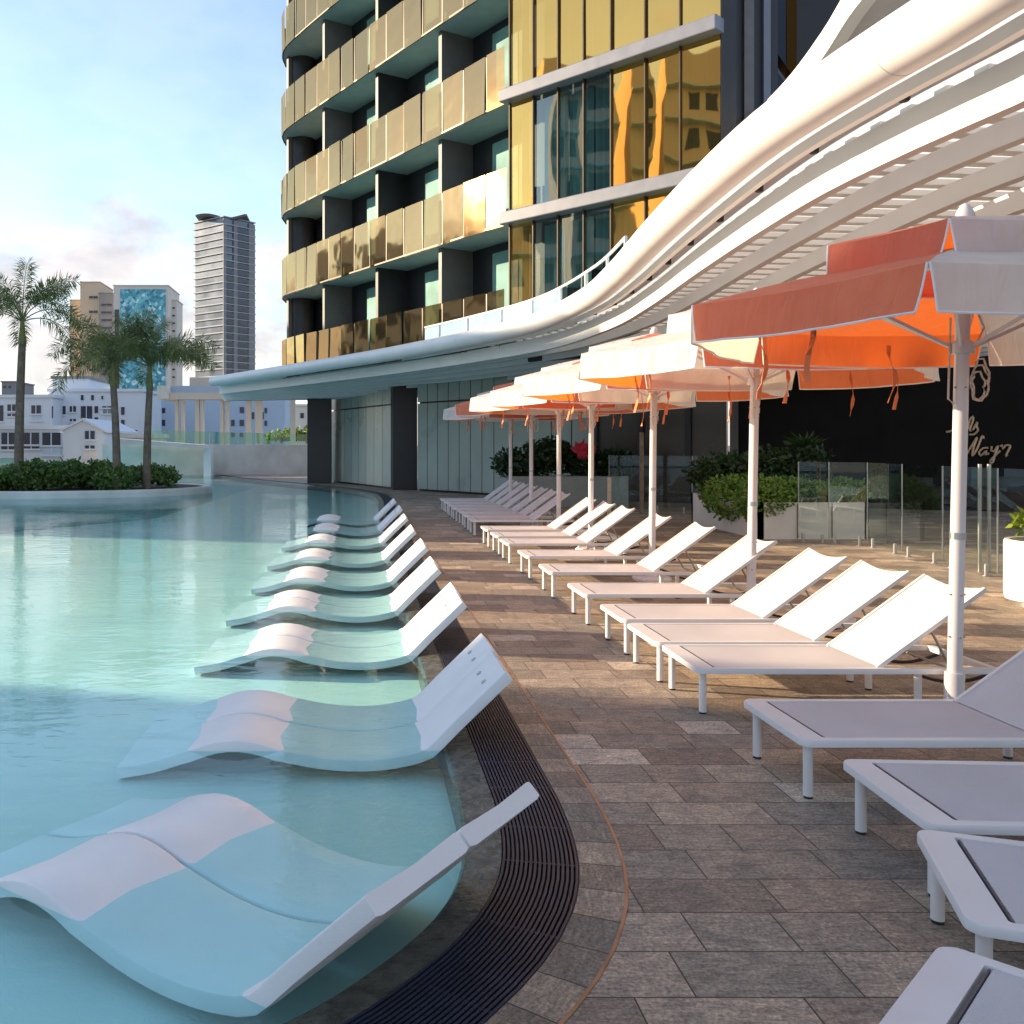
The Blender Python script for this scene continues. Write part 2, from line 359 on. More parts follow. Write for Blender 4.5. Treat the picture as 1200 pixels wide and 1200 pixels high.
def strip(name, A, B, za, zb, mat, **kw):
    m = MB(); n = len(A); m.uv = []; s = 0
    for i in range(n):
        if i: s += math.dist(A[i], A[i-1])
        m.v += [(A[i][0], A[i][1], za), (B[i][0], B[i][1], zb)]; m.uv += [(s, 0.0), (s, math.dist(A[i], B[i]))]
    for i in range(n-1): m.face((2*i, 2*i+1, 2*i+3, 2*i+2))
    return tag(m.build(name, mat), kind='structure')
g = MB(); g.quad((-2500, -800, -3.2), (2500, -800, -3.2), (2500, 4000, -3.2), (-2500, 4000, -3.2)); tag(g.build('ground', M['ground']), kind='structure')
d = MB(); d.prism(list(cop_o) + [(-8.2, 60), (34, 60), (34, -14), (-30, -14)], -.6, 0.0); tag(d.build('deck', M['deck']), kind='structure')
strip('deck_border', grate_o, cop_i, 0, 0, M['band'])
strip('copper_joint', cop_i, cop_o, 0.002, 0.002, M['copper'])
r_ = MB(); n = len(E)
E_in = offset(E, -.015)
for i in range(n):
    r_.v += [(E_in[i][0], E_in[i][1], -.6), (E_in[i][0], E_in[i][1], -.052), (E[i][0], E[i][1], -.034), (rim_o[i][0], rim_o[i][1], -.006)]
for i in range(n-1):
    for j in range(3): a = 4*i+j; r_.face((a, a+1, a+5, a+4))
tag(r_.build('pool_rim', M['rim']), kind='structure')
# slot drain grate beside the rim: ribs that follow the pool edge over a dark channel
dg = thing('drain_grate', 'curved black slatted drain channel following the pool edge beside the paving', 'drain grate', (.65, 4, 0))
def loc(p, o=(.65, 4, 0)): return (p[0]-o[0], p[1]-o[1], p[2]-o[2])
m = MB(); k = len(rim_o)
for i in range(k): m.v += [loc((*rim_o[i], -.03)), loc((*grate_o[i], -.03))]
for i in range(k-1): m.face((2*i, 2*i+1, 2*i+3, 2*i+2))
m.build('channel', M['pit'], dg)
m = MB()
for j in range(17):
    o_ = offset(E, .161 + j*.0182)
    m.sweep([loc((*p, -.007)) for p in o_ if p[0] > -12], [(-.0052, -.010), (.0052, -.010), (.0052, .007), (-.0052, .007)], cap=False)
m.build('grate_rib', M['grate'], dg)
m = MB(); s = 0; last = -1
A_, B_ = offset(E, .153), offset(E, .457)
for i in range(k):
    if i: s += math.dist(E[i], E[i-1])
    if int(s/.4) != last and E[i][0] > -12:
        last = int(s/.4); m.sweep([loc((*A_[i], -.012)), loc((*B_[i], -.012))], [(-.006, -.008), (.006, -.008), (.006, .008), (-.006, .008)])
tag(m.build('cross_bar', M['grate'], dg), kind='stuff')
# water and pool shell
wpoly = list(offset(E, .004)) + [(-34, 52.4), (-34, 1.4)]
w = MB(); w.v = [(x, y, WZ-.002) for x, y in wpoly]; w.face(range(len(wpoly))); tag(w.build('pool_water', M['water']), kind='structure')
lin = offset(E, -4.6)
lin = [p for p, q in zip(lin, E) if 3.6 < q[1] and q[0] > -.2]
fl = [p for p in offset(E, .03) if True]
m = MB(); pl = list(fl) + [(-8.6, 52.4)]
ledge = [p for p in offset(E, .03)] + [(-13, 52.4)] + [(-4.6, 42), (-5.2, 24), (-10, 16), (-10.5, 4.5), (-12, 3.6), (-30, 3.4)]
m.v = [(x, y, -.205) for x, y in ledge]; m.face(range(len(ledge))); tag(m.build('pool_ledge', M['ledge']), kind='structure')
m = MB(); m.quad((-34.5, 1, -1.25), (0, 1, -1.25), (0, 53, -1.25), (-34.5, 53, -1.25))
stp = [(-13, 52.4), (-4.6, 42), (-5.2, 24), (-10, 16), (-10.5, 4.5), (-12, 3.6), (-30, 3.4)]
for a, b in zip(stp[:-1], stp[1:]): m.quad((*a, -1.25), (*b, -1.25), (*b, -.207), (*a, -.207))
tag(m.build('pool_floor', M['deep']), kind='structure')

# ------------------------------------------------------------------ in-water loungers
prof = catmull([(0, -.265), (.2, -.185), (.4, -.045), (.55, .012), (.70, .022), (.85, -.008), (.97, -.055), (1.15, -.135), (1.32, -.17), (1.5, -.155), (1.64, -.10), (1.76, -.02), (1.9, .12), (2.05, .265), (2.2, .41)], .06)
prof = [(x, z if z > -.03 else -.03+(z+.03)*.42) for x, z in prof]
def pool_lounger(label):
    t = thing('pool_lounger', label, 'pool lounger', group='white moulded loungers lying in pairs in the shallow pool water')
    m = MB(); W = .55; k = len(prof)
    for i, (x, z) in enumerate(prof):
        a, b = prof[max(i-1, 0)], prof[min(i+1, k-1)]; l = math.dist(a, b); nx, nz = (b[1]-a[1])/l, -(b[0]-a[0])/l
        th = .066
        cols = [(-W/2+.006, 0), (-W/2+.022, .004), (-W/4, .0), (0, -.004), (W/4, .0), (W/2-.022, .004), (W/2-.006, 0)]
        for y, dz in cols: m.v.append((x-nx*dz, y, z-nz*dz))
        for y in (W/2, W/2, W/2-.03, -W/2+.03, -W/2, -W/2):
            pass
        for y, f_ in ((W/2-.001, .1), (W/2-.001, .9), (W/2-.03, 1), (-W/2+.03, 1), (-W/2+.001, .9), (-W/2+.001, .1)):
            m.v.append((x+nx*th*f_, y, z+nz*th*f_))
    c = 13
    for i in range(k-1):
        for j in range(c): j2 = (j+1) % c; m.face((i*c+j, (i+1)*c+j, (i+1)*c+j2, i*c+j2))
    m.face(list(range(c))); m.face([(k-1)*c+j for j in range(c)][::-1])
    m.build('shell', M['resin'], t, smooth=True)
    for y in (-.1, .1):
        q = MB(); x, z = 2.10, .314
        q.lathe([(0.001, -.004), (.016, -.004), (.016, .004), (.009, .005), (.001, .002)], n=10)
        o = q.build('plug', M['steel'], t, smooth=True); o.location = (x, y, z+.002); o.rotation_euler = (0, -R(41), 0)
    return t
pairs = [(-1.0, 3.16, -35, 'P1')] + [(None, y, 0, '') for y in (5.25, 7.63, 9.64, 11.72, 13.95, 16.4, 18.8, 21.3)]
pl_names = ['nearest pair, in the bottom left corner', 'second pair from the camera, still in the shade', 'third pair from the camera, first in sunlight', 'fourth pair from the camera', 'fifth pair from the camera', 'sixth pair from the camera', 'fourth pair from the far end counted with the last', 'next to last pair, far end of the pool', 'farthest pair, by the dark column reflection']
pl_names = ['the nearest pair in the bottom left corner', 'the second nearest pair, in shade', 'the third nearest pair, first in sun', 'the fourth pair from the camera', 'the middle pair of the nine', 'the fourth pair from the far end', 'the third pair from the far end', 'the last but one pair at the far end', 'the farthest pair near the pool corner']
first = None
for i, (x, y, a, _) in enumerate(pairs):
    for s_ in (0, 1):
        lab = 'white wavy in-water lounger, %s one of %s' % ('nearer' if s_ == 0 else 'farther', pl_names[i])
        if first is None: first = o = pool_lounger(lab)
        else: o = copy_tree(first); o['label'] = lab
        if i == 0:
            ax = (math.cos(R(a)), math.sin(R(a))); wd = (-ax[1], ax[0])
            off = .275 + s_*.565
            o.location = (-1.0 - ax[0]*.96 + wd[0]*off, 3.36 - ax[1]*.96 + wd[1]*off, 0); o.rotation_euler = (0, 0, R(a))
        else:
            o.location = (-1.37 + (s_*.012) + (.0, .02, -.01, .015, 0, .01, .03, .0)[i-1], y + .275 + s_*.565, 0); o.rotation_euler = (0, 0, R((.3, -.2, .5, 0, -.3, .2, .4, 0)[i-1]))

# ------------------------------------------------------------------ deck sun loungers
def sun_lounger(label):
    t = thing('sun_lounger', label, 'sun lounger', group='white sling sun loungers in a row along the deck')
    Lg, W, H = 1.9, .72, .30; hw = W/2
    def rr(x0, x1, y0, y1, r, n=5):
        pts = []
        for cx, cy, a0 in ((x1-r, y1-r, 0), (x0+r, y1-r, 90), (x0+r, y0+r, 180), (x1-r, y0+r, 270)):
            for j in range(n+1): a = R(a0+90*j/n); pts.append((cx+r*math.cos(a), cy+r*math.sin(a)))
        return pts
    m = MB(); o_, i_ = rr(0, Lg, -hw, hw, .055), rr(.115, Lg-.05, -hw+.045, hw-.045, .012); k = len(o_); b0 = 0
    for ring, z in ((o_, H-.034), (o_, H-.006), ([(x*.996+.002, y*.993) for x, y in o_], H), (i_, H), (i_, H-.034)):
        m.v += [(x, y, z) for x, y in ring]
    for a in range(4):
        for j in range(k): j2 = (j+1) % k; m.face((a*k+j, a*k+j2, (a+1)*k+j2, (a+1)*k+j))
    for j in range(k): j2 = (j+1) % k; m.face((4*k+j, 4*k+j2, j2, j))
    m.build('frame', M['frame'], t, smooth=True)
    for x, y in ((.06, -.285), (.06, .285), (1.42, -.285), (1.42, .285)):
        q = MB(); q.tube([(x, y, .012), (x, y, H-.035)], .023, 12); lg = q.build('leg', M['frame'], t, smooth=True)
        q = MB(); q.tube([(x, y, 0), (x, y, .014)], .021, 10); q.build('foot_cap', M['rubber'], lg)
    # seat sling, slightly sagging
    m = MB(); nx, ny = 14, 8; x0, x1 = .135, 1.17; y0 = hw-.046
    for i in range(nx+1):
        for j in range(ny+1):
            u, v = i/nx, j/ny
            m.v.append((x0+(x1-x0)*u, -y0+2*y0*v, H-.004 - .010*math.sin(math.pi*v)*math.sin(math.pi*min(1, u*1.15))))
    for i in range(nx):
        for j in range(ny): a = i*(ny+1)+j; m.face((a, a+ny+1, a+ny+2, a+1))
    m.build('seat', M['sling'], t, smooth=True)
    m = MB(); m.box((.128, 0, H-.012), (.005, 2*y0-.02, .018)); m.build('seam', M['seam'], t)
    # raised backrest: its own frame, with a sling
    A = R(36); Lb = .84; hx, hzz = 1.15, H+.004
    bk = MB(); pts = []
    for u in range(nx+1):
        for j in range(ny+1):
            s_, v = u/nx*Lb, j/ny
            sag = .028*math.sin(math.pi*v)*math.sin(math.pi*u/nx) + .02*(u/nx)**4*math.sin(math.pi*v)
            w_ = hw-.05
            tip = -.03*math.sin(math.pi*v) if u == nx else 0
            bk.v.append((hx+(s_+tip)*math.cos(A)+sag*math.sin(A), -w_+2*w_*v, hzz+(s_+tip)*math.sin(A)-sag*math.cos(A)))
    for i in range(nx):
        for j in range(ny): a = i*(ny+1)+j; bk.face((a, a+ny+1, a+ny+2, a+1))
    b = bk.build('backrest', M['sling'], t, smooth=True)
    q = MB()
    for s_ in (-1, 1): q.sweep([(hx, s_*(hw-.052), hzz-.008), (hx+Lb*math.cos(A), s_*(hw-.052), hzz+Lb*math.sin(A)-.008)], [(-.011, -.014), (.011, -.014), (.011, .012), (-.011, .012)])
    q.tube([(hx+.6*math.cos(A), -hw+.06, hzz+.6*math.sin(A)-.03), (hx+.6*math.cos(A), hw-.06, hzz+.6*math.sin(A)-.03)], .01, 8)
    q.build('back_frame', M['frame'], b, smooth=True)
    q = MB()
    for s_ in (-1, 1): q.tube([(hx+.45*math.cos(A), s_*.24, hzz+.45*math.sin(A)-.02), (1.66, s_*.24, H-.03), (1.72, s_*.24, H-.06)], .009, 8)
    q.tube([(1.66, -.24, H-.03), (1.66, .24, H-.03)], .009, 8)
    q.build('prop', M['hard'], t, smooth=True)
    for s_ in (-1, 1):
        q = MB(); q.tube([(1.40+.5*j/8, s_*.27, H-.05-.055*math.sin(math.pi*j/8)) for j in range(9)], .011, 6)
        q.build('ratchet', M['rubber'], t, smooth=True)
    return t
LN = [('sun lounger at the bottom right corner, turned furthest clockwise', 1.64, 2.62, -46),
      ('sun lounger second from the bottom right corner, turned clockwise on the paving', 2.03, 3.40, -20),
      ('sun lounger third from the camera, only its foot half in view at right', None, 3.50, -3),
      ('shaded sun lounger just in front of the nearest parasol pole', None, 4.476, 0),
      ('sun lounger directly behind the nearest parasol pole, with half its backrest in sun', None, 5.88, 0),
      ('middle one of the three sun loungers between the two nearest parasols', None, 6.665, 0),
      ('sun lounger just in front of the second parasol pole', None, 7.53, 0),
      ('sun lounger just behind the second parasol pole', None, 8.78, 0),
      ('sunlit sun lounger just in front of the third parasol pole', None, 10.3, -1),
      ('sunlit sun lounger just behind the third parasol pole', None, 11.75, 0),
      ('nearest of the three sun loungers in front of the fourth parasol', None, 13.25, 0),
      ('middle one of the three sun loungers around the fourth parasol', None, 14.3, 0),
      ('farthest of the three sun loungers around the fourth parasol', None, 15.4, 0)]
far = ['nearest of the far shaded cluster of seven sun loungers', 'second nearest of the far shaded cluster of seven sun loungers', 'third nearest of the far shaded cluster of seven sun loungers', 'middle one of the far shaded cluster of seven sun loungers', 'third from the far end in the shaded cluster of sun loungers', 'last but one sun lounger of the whole deck row', 'farthest sun lounger of the row, beside the grey planter']
for i in range(7): LN.append((far[i], None, 17.3+1.06*i, 0))
proto = None
for i, (lab, x, y, a) in enumerate(LN):
    lab = 'white ' + lab
    if proto is None: proto = o = sun_lounger(lab)
    else: o = copy_tree(proto); o['label'] = lab
    ax = (math.cos(R(a)), math.sin(R(a)))
    if i < 2:       # known far foot corner
        o.location = (x + ax[1]*.36, y - ax[0]*.36, 0)
    else:           # known near foot leg, row at x = 2.17
        lx, ly = .06, -.285
        o.location = (2.17 + random.uniform(-.01, .015) - (ax[0]*lx-ax[1]*ly), y - (ax[1]*lx+ax[0]*ly), 0)
    o.rotation_euler = (0, 0, R(a))

# ------------------------------------------------------------------ parasols
def parasol(label):
    t = thing('parasol', label, 'parasol', group='orange and white two-tier parasols along the lounger row')
    Rm, ZR, ZI, RI = 1.6, 2.555, 2.84, .42
    RV, ZV, ZA = .79, 2.93, 3.10
    def corner(i, r): a = R(172+60*i); return Vector((r*math.cos(a), r*math.sin(a), 0))
    q = MB(); q.tube([(0, 0, .0), (0, 0, 3.06)], .041, 20); p = q.build('pole', M['pole'], t, smooth=True)
    q = MB(); q.tube([(0, 0, 1.12), (0, 0, 1.16)], .046, 16); q.build('collar', M['steel'], p, smooth=True)
    for z in (.52, .78, 2.05):
        q = MB(); q.tube([(-.048, -.01, z), (.048, -.01, z)], .006, 6); q.tube([(0, -.049, z), (0, .049, z)], .006, 6); q.build('bolt', M['hard'], p)
    q = MB(); q.lathe([(.24, 0), (.24, .03), (.22, .045), (.07, .05), (.055, .12), (.055, .3)], n=24); q.build('base', M['pole'], t, smooth=True)
    def tier(Rm, ZR, RI, ZI, sagr, nv, vh, seed, name, vname):
        m = MB(); rnd = random.Random(seed); nu = 14; nr = 8
        for i in range(6):
            a, b = corner(i, Rm), corner(i+1, Rm); a2, b2 = corner(i, RI), corner(i+1, RI); n0 = len(m.v)
            for r in range(nr+1):
                for u in range(nu+1):
                    f = r/nr; g_ = u/nu
                    P = a.lerp(b, g_).lerp(a2.lerp(b2, g_), f); z = ZR+(ZI-ZR)*(f**.92) - sagr*math.sin(math.pi*g_)*math.sin(math.pi*min(1, f+.25))
                    z += .006*noise.noise(Vector((P.x*4, P.y*4, seed)))
                    m.v.append((P.x, P.y, z))
            for r in range(nr):
                for u in range(nu): q0 = n0+r*(nu+1)+u; m.face((q0, q0+1, q0+nu+2, q0+nu+1), i % 2)
        c_ = m.build(name, [M['orange'], M['cream']], t, smooth=True)
        m = MB(); pp = MB()
        for i in range(6):
            a, b = corner(i, Rm+.003), corner(i+1, Rm+.003); nrm = (a+b).normalized(); n0 = len(m.v); nu = 22; nz = 6
            low = []; l = (b-a).length
            for r in range(nz+1):
                for u in range(nu+1):
                    f = r/nz; g_ = u/nu
                    P = a.lerp(b, .004+ (.992)*g_); mid = a.lerp(b, .5); P = mid + (P-mid)*(1-.045*f)
                    wv = noise.noise(Vector((i*7.3+g_*l*3.1, f*.6, seed)))*.045*f + .012*noise.noise(Vector((g_*l*11, i*3.1, seed)))*f
                    P = P + nrm*(wv+.028*f)
                    z = ZR - sagr*.9*math.sin(math.pi*g_)*.7 - vh*f
                    m.v.append((P.x, P.y, z))
                    if r == nz: low.append((P.x, P.y, z))
            for r in range(nz):
                for u in range(nu): q0 = n0+r*(nu+1)+u; m.face((q0, q0+nu+1, q0+nu+2, q0+1), i % 2)
            pp.tube(low, .007, 6)
            for u in (0, nu): pp.tube([m.v[n0+r*(nu+1)+u] for r in range(nz+1)], .006, 6)
        v_ = m.build(vname, [M['orange'], M['cream']], c_, smooth=True)
        pp.build('piping', M['piping'], c_, smooth=True)
        return c_
    tier(Rm, ZR, RI, ZI, .035, 6, .24, 1.7, 'canopy', 'valance')
    tier(RV, ZV, .03, ZA, .02, 4, .20, 5.1, 'vent_canopy', 'valance')
    for i in range(6):
        q = MB(); c = corner(i, Rm-.01); c2 = corner(i, .06)
        q.sweep([(c2.x, c2.y, 2.86), (c.x, c.y, ZR-.015)], [(-.01, -.014), (.01, -.014), (.01, .008), (-.01, .008)]); rb = q.build('rib', M['pole'], t)
        q = MB(); c = corner(i, .85); c2 = corner(i, .06); q.sweep([(c2.x, c2.y, 2.3), (c.x, c.y, 2.69)], [(-.008, -.01), (.008, -.01), (.008, .01), (-.008, .01)]); q.build('strut', M['pole'], rb)
        # tie strap hanging inside the rim
        rnd = random.Random(i*3+1); c = (corner(i, 1.36).lerp(corner(i+1, 1.36), .45)); q = MB(); L_ = rnd.uniform(.38, .56); z0 = 2.52
        pth = [(c.x+.02*math.sin(j*.8+i), c.y+.015*math.cos(j*.7), z0-.08-L_*j/8) for j in range(9)]
        q.sweep(pth, [(-.016, -.002), (.016, -.002), (.016, .002), (-.016, .002)]); q.build('strap', M['strap'], t, smooth=True)
    q = MB(); q.lathe([(.07, 0), (.07, .06), (.05, .08)], (0, 0, 2.26), 14); q.build('slider', M['pole'], t, smooth=True)
    q = MB(); q.lathe([(.075, 0), (.075, .06)], (0, 0, 2.80), 14); q.build('hub', M['pole'], t, smooth=True)
    q = MB(); q.lathe([(.05, 0), (.055, .015), (.045, .05), (.028, .08), (.008, .095)], (0, 0, ZA-.01), 14); q.build('finial', M['pole'], t, smooth=True)
    # coiled rope and pulley on the pole
    q = MB()
    for w_, h_, cx in ((.055, .11, .10), (.04, .09, .09), (.05, .13, .105)):
        q.tube([(cx+w_*math.cos(a*math.pi/9), -.02-.012*math.sin(a*2), 2.10+h_*math.sin(a*math.pi/9)-(.13-h_)) for a in range(19)], .006, 6)
    q.tube([(.05, -.03, 2.28), (.12, -.02, 2.42), (.09, -.01, 2.5)], .006, 6)
    q.tube([(-.075, .0, 2.48), (-.078, 0, 1.98), (-.05, -.01, 1.95)], .007, 6)
    q.build('rope', M['rope'], t, smooth=True)
    return t
UM = [('parasol nearest the camera, orange panel leftmost, in shade', 5.72, 0, -1.3, 3.66), ('parasol second from the camera, white panel leftmost, behind the nearest', 8.8, 1, -1.0, 3.71), ('parasol third from the camera, white panel leftmost in full sun', 11.7, 1, -.6, 3.69),
      ('parasol in the middle of the seven, white panel leftmost', 14.9, 1, -.4, 3.72), ('third parasol from the far end, white panel leftmost in soft shade', 17.0, 1, -.2, 3.66), ('last but one parasol, orange panel leftmost in shade', 19.7, 0, 0, 3.66), ('farthest parasol of the row, pale blue-white corner at its left tip', 22.5, 1, 0, 3.68)]
proto = None
for i, (lab, y, rot, tl, x) in enumerate(UM):
    lab = 'two-tier orange and white ' + lab
    if proto is None: proto = o = parasol(lab)
    else: o = copy_tree(proto); o['label'] = lab
    o.location = (x, y, 0); o.rotation_euler = Matrix.Rotation(R(-tl), 4, 'Y').to_euler() if not rot else (Matrix.Rotation(R(-tl), 4, 'Y') @ Matrix.Rotation(R(60 + (i-1)*.8), 4, 'Z')).to_euler()

# ------------------------------------------------------------------ the sweeping canopy
def tp(px, py, z=4.6):
    Y = F*(z-EYE)/(HY-py); return (gx(px, Y), Y)
tpts = [(6.6, -8), (5.7, -4), (4.9, 0), (4.3, 3.4)] + [tp(*p) for p in ((1168, -20), (1105, 22), (1000, 86), (900, 154), (830, 214), (772, 270), (722, 322), (684, 352), (625, 379), (550, 397), (450, 416), (350, 432), (250, 447))]
T = catmull(tpts, .4)
S = [0]
for a, b in zip(T[:-1], T[1:]): S.append(S[-1]+math.dist(a, b))
tot = S[-1]
def gsc(s):      # canopy narrows to a point at its far left tip
    d_ = tot - s
    return max(.05, min(1, (d_/14.0)**.75))
cn = thing('canopy', 'long sweeping white roof canopy with a round edge tube and slatted underside', 'canopy', (4, 10, 4.4))
CO = (4, 10, 4.4)
def cl(p): return (p[0]-CO[0], p[1]-CO[1], p[2]-CO[2])
m = MB(); pth = [cl((*p, 4.6)) for p in T]
m.tube(pth, .225, 28); m.build('edge_tube', M['white'], cn, smooth=True)
for i in range(18, len(T)-6, 9):      # welded joints of the tube sections
    q = MB(); d_ = Vector(pth[i+1])-Vector(pth[i-1]); d_.normalize(); c_ = Vector(pth[i])
    q.tube([tuple(c_-d_*.004), tuple(c_+d_*.004)], .2265, 28); q.build('joint', M['soffit'], cn, smooth=True)
m = MB(); o_ = offset(T, .30); m.sweep([cl((*p, 4.42)) for p in o_], [(-.035, -.05), (.035, -.05), (.035, .05), (-.035, .05)]); m.build('edge_trim', M['white'], cn)
m = MB(); a_, b_ = offset(T, .335), offset(T, [.5*gsc(s) if gsc(s) < .67 else .5 for s in S])
b_ = offset(T, [.34 + .25*gsc(s) for s in S])
k = len(T)
for i in range(k): m.v += [cl((*a_[i], 4.5)), cl((*b_[i], 4.48))]
for i in range(k-1): m.face((2*i, 2*i+2, 2*i+3, 2*i+1))
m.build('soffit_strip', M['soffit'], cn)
NB = 15
def boff(j, s): return .34 + (.24 + .66*j)*gsc(s)
def bz(j): return 4.20 - .055*min(j, 7)
for j in range(NB):
    m = MB(); o_ = offset(T, [boff(j, s) for s in S])
    h2 = .17 if j == 0 else .10
    m.sweep([cl((*p, bz(j))) for p in o_], [(-.055, -h2), (.055, -h2), (.055, h2), (-.055, h2)])
    m.build('beam', M['white'], cn)
# louvres across the beams
m = MB(); last = 0; i = 0
outer = offset(T, [boff(NB-1, s) for s in S]); inner = offset(T, [boff(0, s)+.07 for s in S])
s = .3
def at(path, s_):
    i = 0
    lo, hi = 0, len(S)-1
    while hi-lo > 1:
        mid = (lo+hi)//2
        if S[mid] <= s_: lo = mid
        else: hi = mid
    f = (s_-S[lo])/((S[hi]-S[lo]) or 1); return (path[lo][0]+(path[hi][0]-path[lo][0])*f, path[lo][1]+(path[hi][1]-path[lo][1])*f)
rnd = random.Random(4)
while s < tot-.3:
    a, b = at(inner, s), at(outer, s)
    m.sweep([cl((*a, bz(0)+.24)), cl((*b, bz(NB-1)+.24))], [(-.07, -.03), (.07, -.03), (.07, .03), (-.07, .03)])
    s += .42
m.build('louvre', M['white'], cn)
m = MB(); a_, b_ = offset(T, .2), outer
for i in range(k): m.v += [cl((*a_[i], 4.82)), cl((*b_[i], 4.52))]
for i in range(k-1):
    m.face((2*i, 2*i+2, 2*i+3, 2*i+1))
o = m.build('roof_sheet', M['membrane'], cn)
# small spotlights and slots in the soffit strip
s = 11.5
while s < tot-22:
    p = at(offset(T, [.34 + .10*gsc(q) for q in S]), s)
    q = MB(); q.lathe([(.035, -.05), (.045, -.04), (.045, .03), (.03, .05)], cl((*p, 4.455)), 12); q.build('spotlight', M['rubber'], cn, smooth=True)
    p1, p2 = at(offset(T, .37), s+.35), at(offset(T, .37), s+.75)
    q = MB(); q.sweep([cl((*p1, 4.485)), cl((*p2, 4.485))], [(-.02, -.02), (.02, -.02), (.02, .02), (-.02, .02)]); q.build('slot', M['rubber'], cn)
    s += 1.35
# columns holding the canopy / podium
for lab, x0, x1, pyb in (('square black column at the far end of the pool under the canopy tip', 360, 388, 566.5), ('black column between the two stretches of frosted glazing', 460, 489, 574)):
    Y = F*EYE/(pyb-HY); X0, X1 = gx(x0, Y), gx(x1, Y)
    q = MB(); q.box(((X0+X1)/2, Y+.5, 2.1), (X1-X0, 1.0, 4.2)); o = q.build('column', M['dark'], bevel=.02); tag(o, lab, 'column', 'black columns under the canopy')
# glass balustrade over the canopy
rb = thing('roof_balustrade', 'low glass balustrade with white posts on top of the canopy edge', 'balustrade', (4, 20, 4.6))
ro = offset(T, .16); seg = [i for i in range(k) if 15.5 < T[i][1] < 28.3 and T[i][0] > 1.6]
def rl(p): return (p[0]-4, p[1]-20, p[2]-4.6)
m = MB()
for i in seg[:-1]: m.quad(rl((*ro[i], 4.72)), rl((*ro[i+1], 4.72)), rl((*ro[i+1], 5.22)), rl((*ro[i], 5.22)))
m.build('glass', M['railglass'], rb)
m = MB(); m.tube([rl((*ro[i], 5.24)) for i in seg], .03, 8); m.build('handrail', M['frame'], rb, smooth=True)
for i in seg[::4]:
    q = MB(); q.box(rl((*ro[i], 5.0)), (.05, .05, .5)); q.build('post', M['frame'], rb)
# upper terrace slab seen above the canopy
uc = thing('upper_terrace', 'pale curved upper terrace slab with white edge beside the tower', 'terrace', (9, 16, 9))
ue = catmull([(9.3, 22.5), (9.1, 19.6), (8.7, 17.2), (8.25, 15.2), (8.0, 13), (8.0, 10), (8.5, 7)], .4)
m = MB(); m.sweep([(x-9, y-16, .1) for x, y in ue], [(-.12, -.25), (.12, -.25), (.12, .25), (-.12, .25)]); m.build('edge_beam', M['white'], uc)
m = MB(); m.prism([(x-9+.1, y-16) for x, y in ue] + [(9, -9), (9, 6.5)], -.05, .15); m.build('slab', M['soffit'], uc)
m = MB(); m.box((1.6, 2.6, -.45), (2.2, 2.6, .7)); m.build('service_box', M['divider'], uc)

# ------------------------------------------------------------------ hotel tower
ht = thing('hotel_tower', 'gold-glazed hotel tower with stacked curved balconies above the canopy', 'building', (2, 30, 0))
HO = (2, 30, 0)
def hl(p): return (p[0]-2, p[1]-30, p[2] if len(p) > 2 else 0)
A0 = (-2.93, 37.4); B0 = (4.05, 25.25); C0 = (8.12, 20.85)
fac = catmull([(-2.2, 40.6), (-2.95, 39.2), (-3.0, 37.6), (-2.2, 35.9), (-.1, 32.3), (2.0, 28.7), (3.2, 26.65), (4.05, 25.25)], .3)
SF = [0]
for a, b in zip(fac[:-1], fac[1:]): SF.append(SF[-1]+math.dist(a, b))
def fat(path, SS, s_):
    for i in range(len(SS)-1):
        if SS[i+1] >= s_: f = (s_-SS[i])/((SS[i+1]-SS[i]) or 1); return (path[i][0]+(path[i+1][0]-path[i][0])*f, path[i][1]+(path[i+1][1]-path[i][1])*f)
    return path[-1]
core = offset(fac, -1.9)      # heading runs towards the camera, building lies on its left
FL = [4.35 + 3.3*i for i in range(-0, 7)]
nh = (-.866, -.5)
rnd = random.Random(11)
for fi, z in enumerate(FL):
    m = MB(); o_ = [hl(p)[:2] for p in fac]; c_ = [hl(p)[:2] for p in core]
    m.prism(o_ + c_[::-1], z+.03, z+.33); m.build('balcony_slab', M['slab'], ht)
    bal = MB(); bal.sweep([hl((*p, z+.02)) for p in offset(fac, .03)], [(-.03, 0), (.03, 0), (.03, .05), (-.03, .05)]); bo = bal.build('balustrade', M['mull'], ht)
    s_ = .05; idx = 0
    while s_ < SF[-1]-.3:
        w_ = .92 if s_ < 8.5 else 1.05
        w_ = min(w_, SF[-1]-s_)
        a, b = fat(fac, SF, s_+.05), fat(fac, SF, s_+w_-.04)
        dx, dy = b[0]-a[0], b[1]-a[1]; l = math.hypot(dx, dy); nx, ny = dy/l, -dx/l
        t0, t1, tz = [rnd.uniform(-.03, .03) for _ in range(3)]
        q = MB(); z0, z1 = z+.0, z+1.58; o1 = .06
        jb = MB(); jb.box(hl((a[0]-dx/l*.05+nx*.02, a[1]-dy/l*.05+ny*.02, z+.80)), (.05, .05, 1.5), math.atan2(dy, dx)); jb.build('post', M['mull'], bo)
        P = [hl((a[0]+nx*(o1+t0), a[1]+ny*(o1+t0), z0)), hl((b[0]+nx*(o1+t1), b[1]+ny*(o1+t1), z0)), hl((b[0]+nx*(o1+t1+tz), b[1]+ny*(o1+t1+tz), z1)), hl((a[0]+nx*(o1+t0+tz), a[1]+ny*(o1+t0+tz), z1))]
        q.quad(*P); q.build('glass_panel', M['balgold'], bo)
        s_ += w_
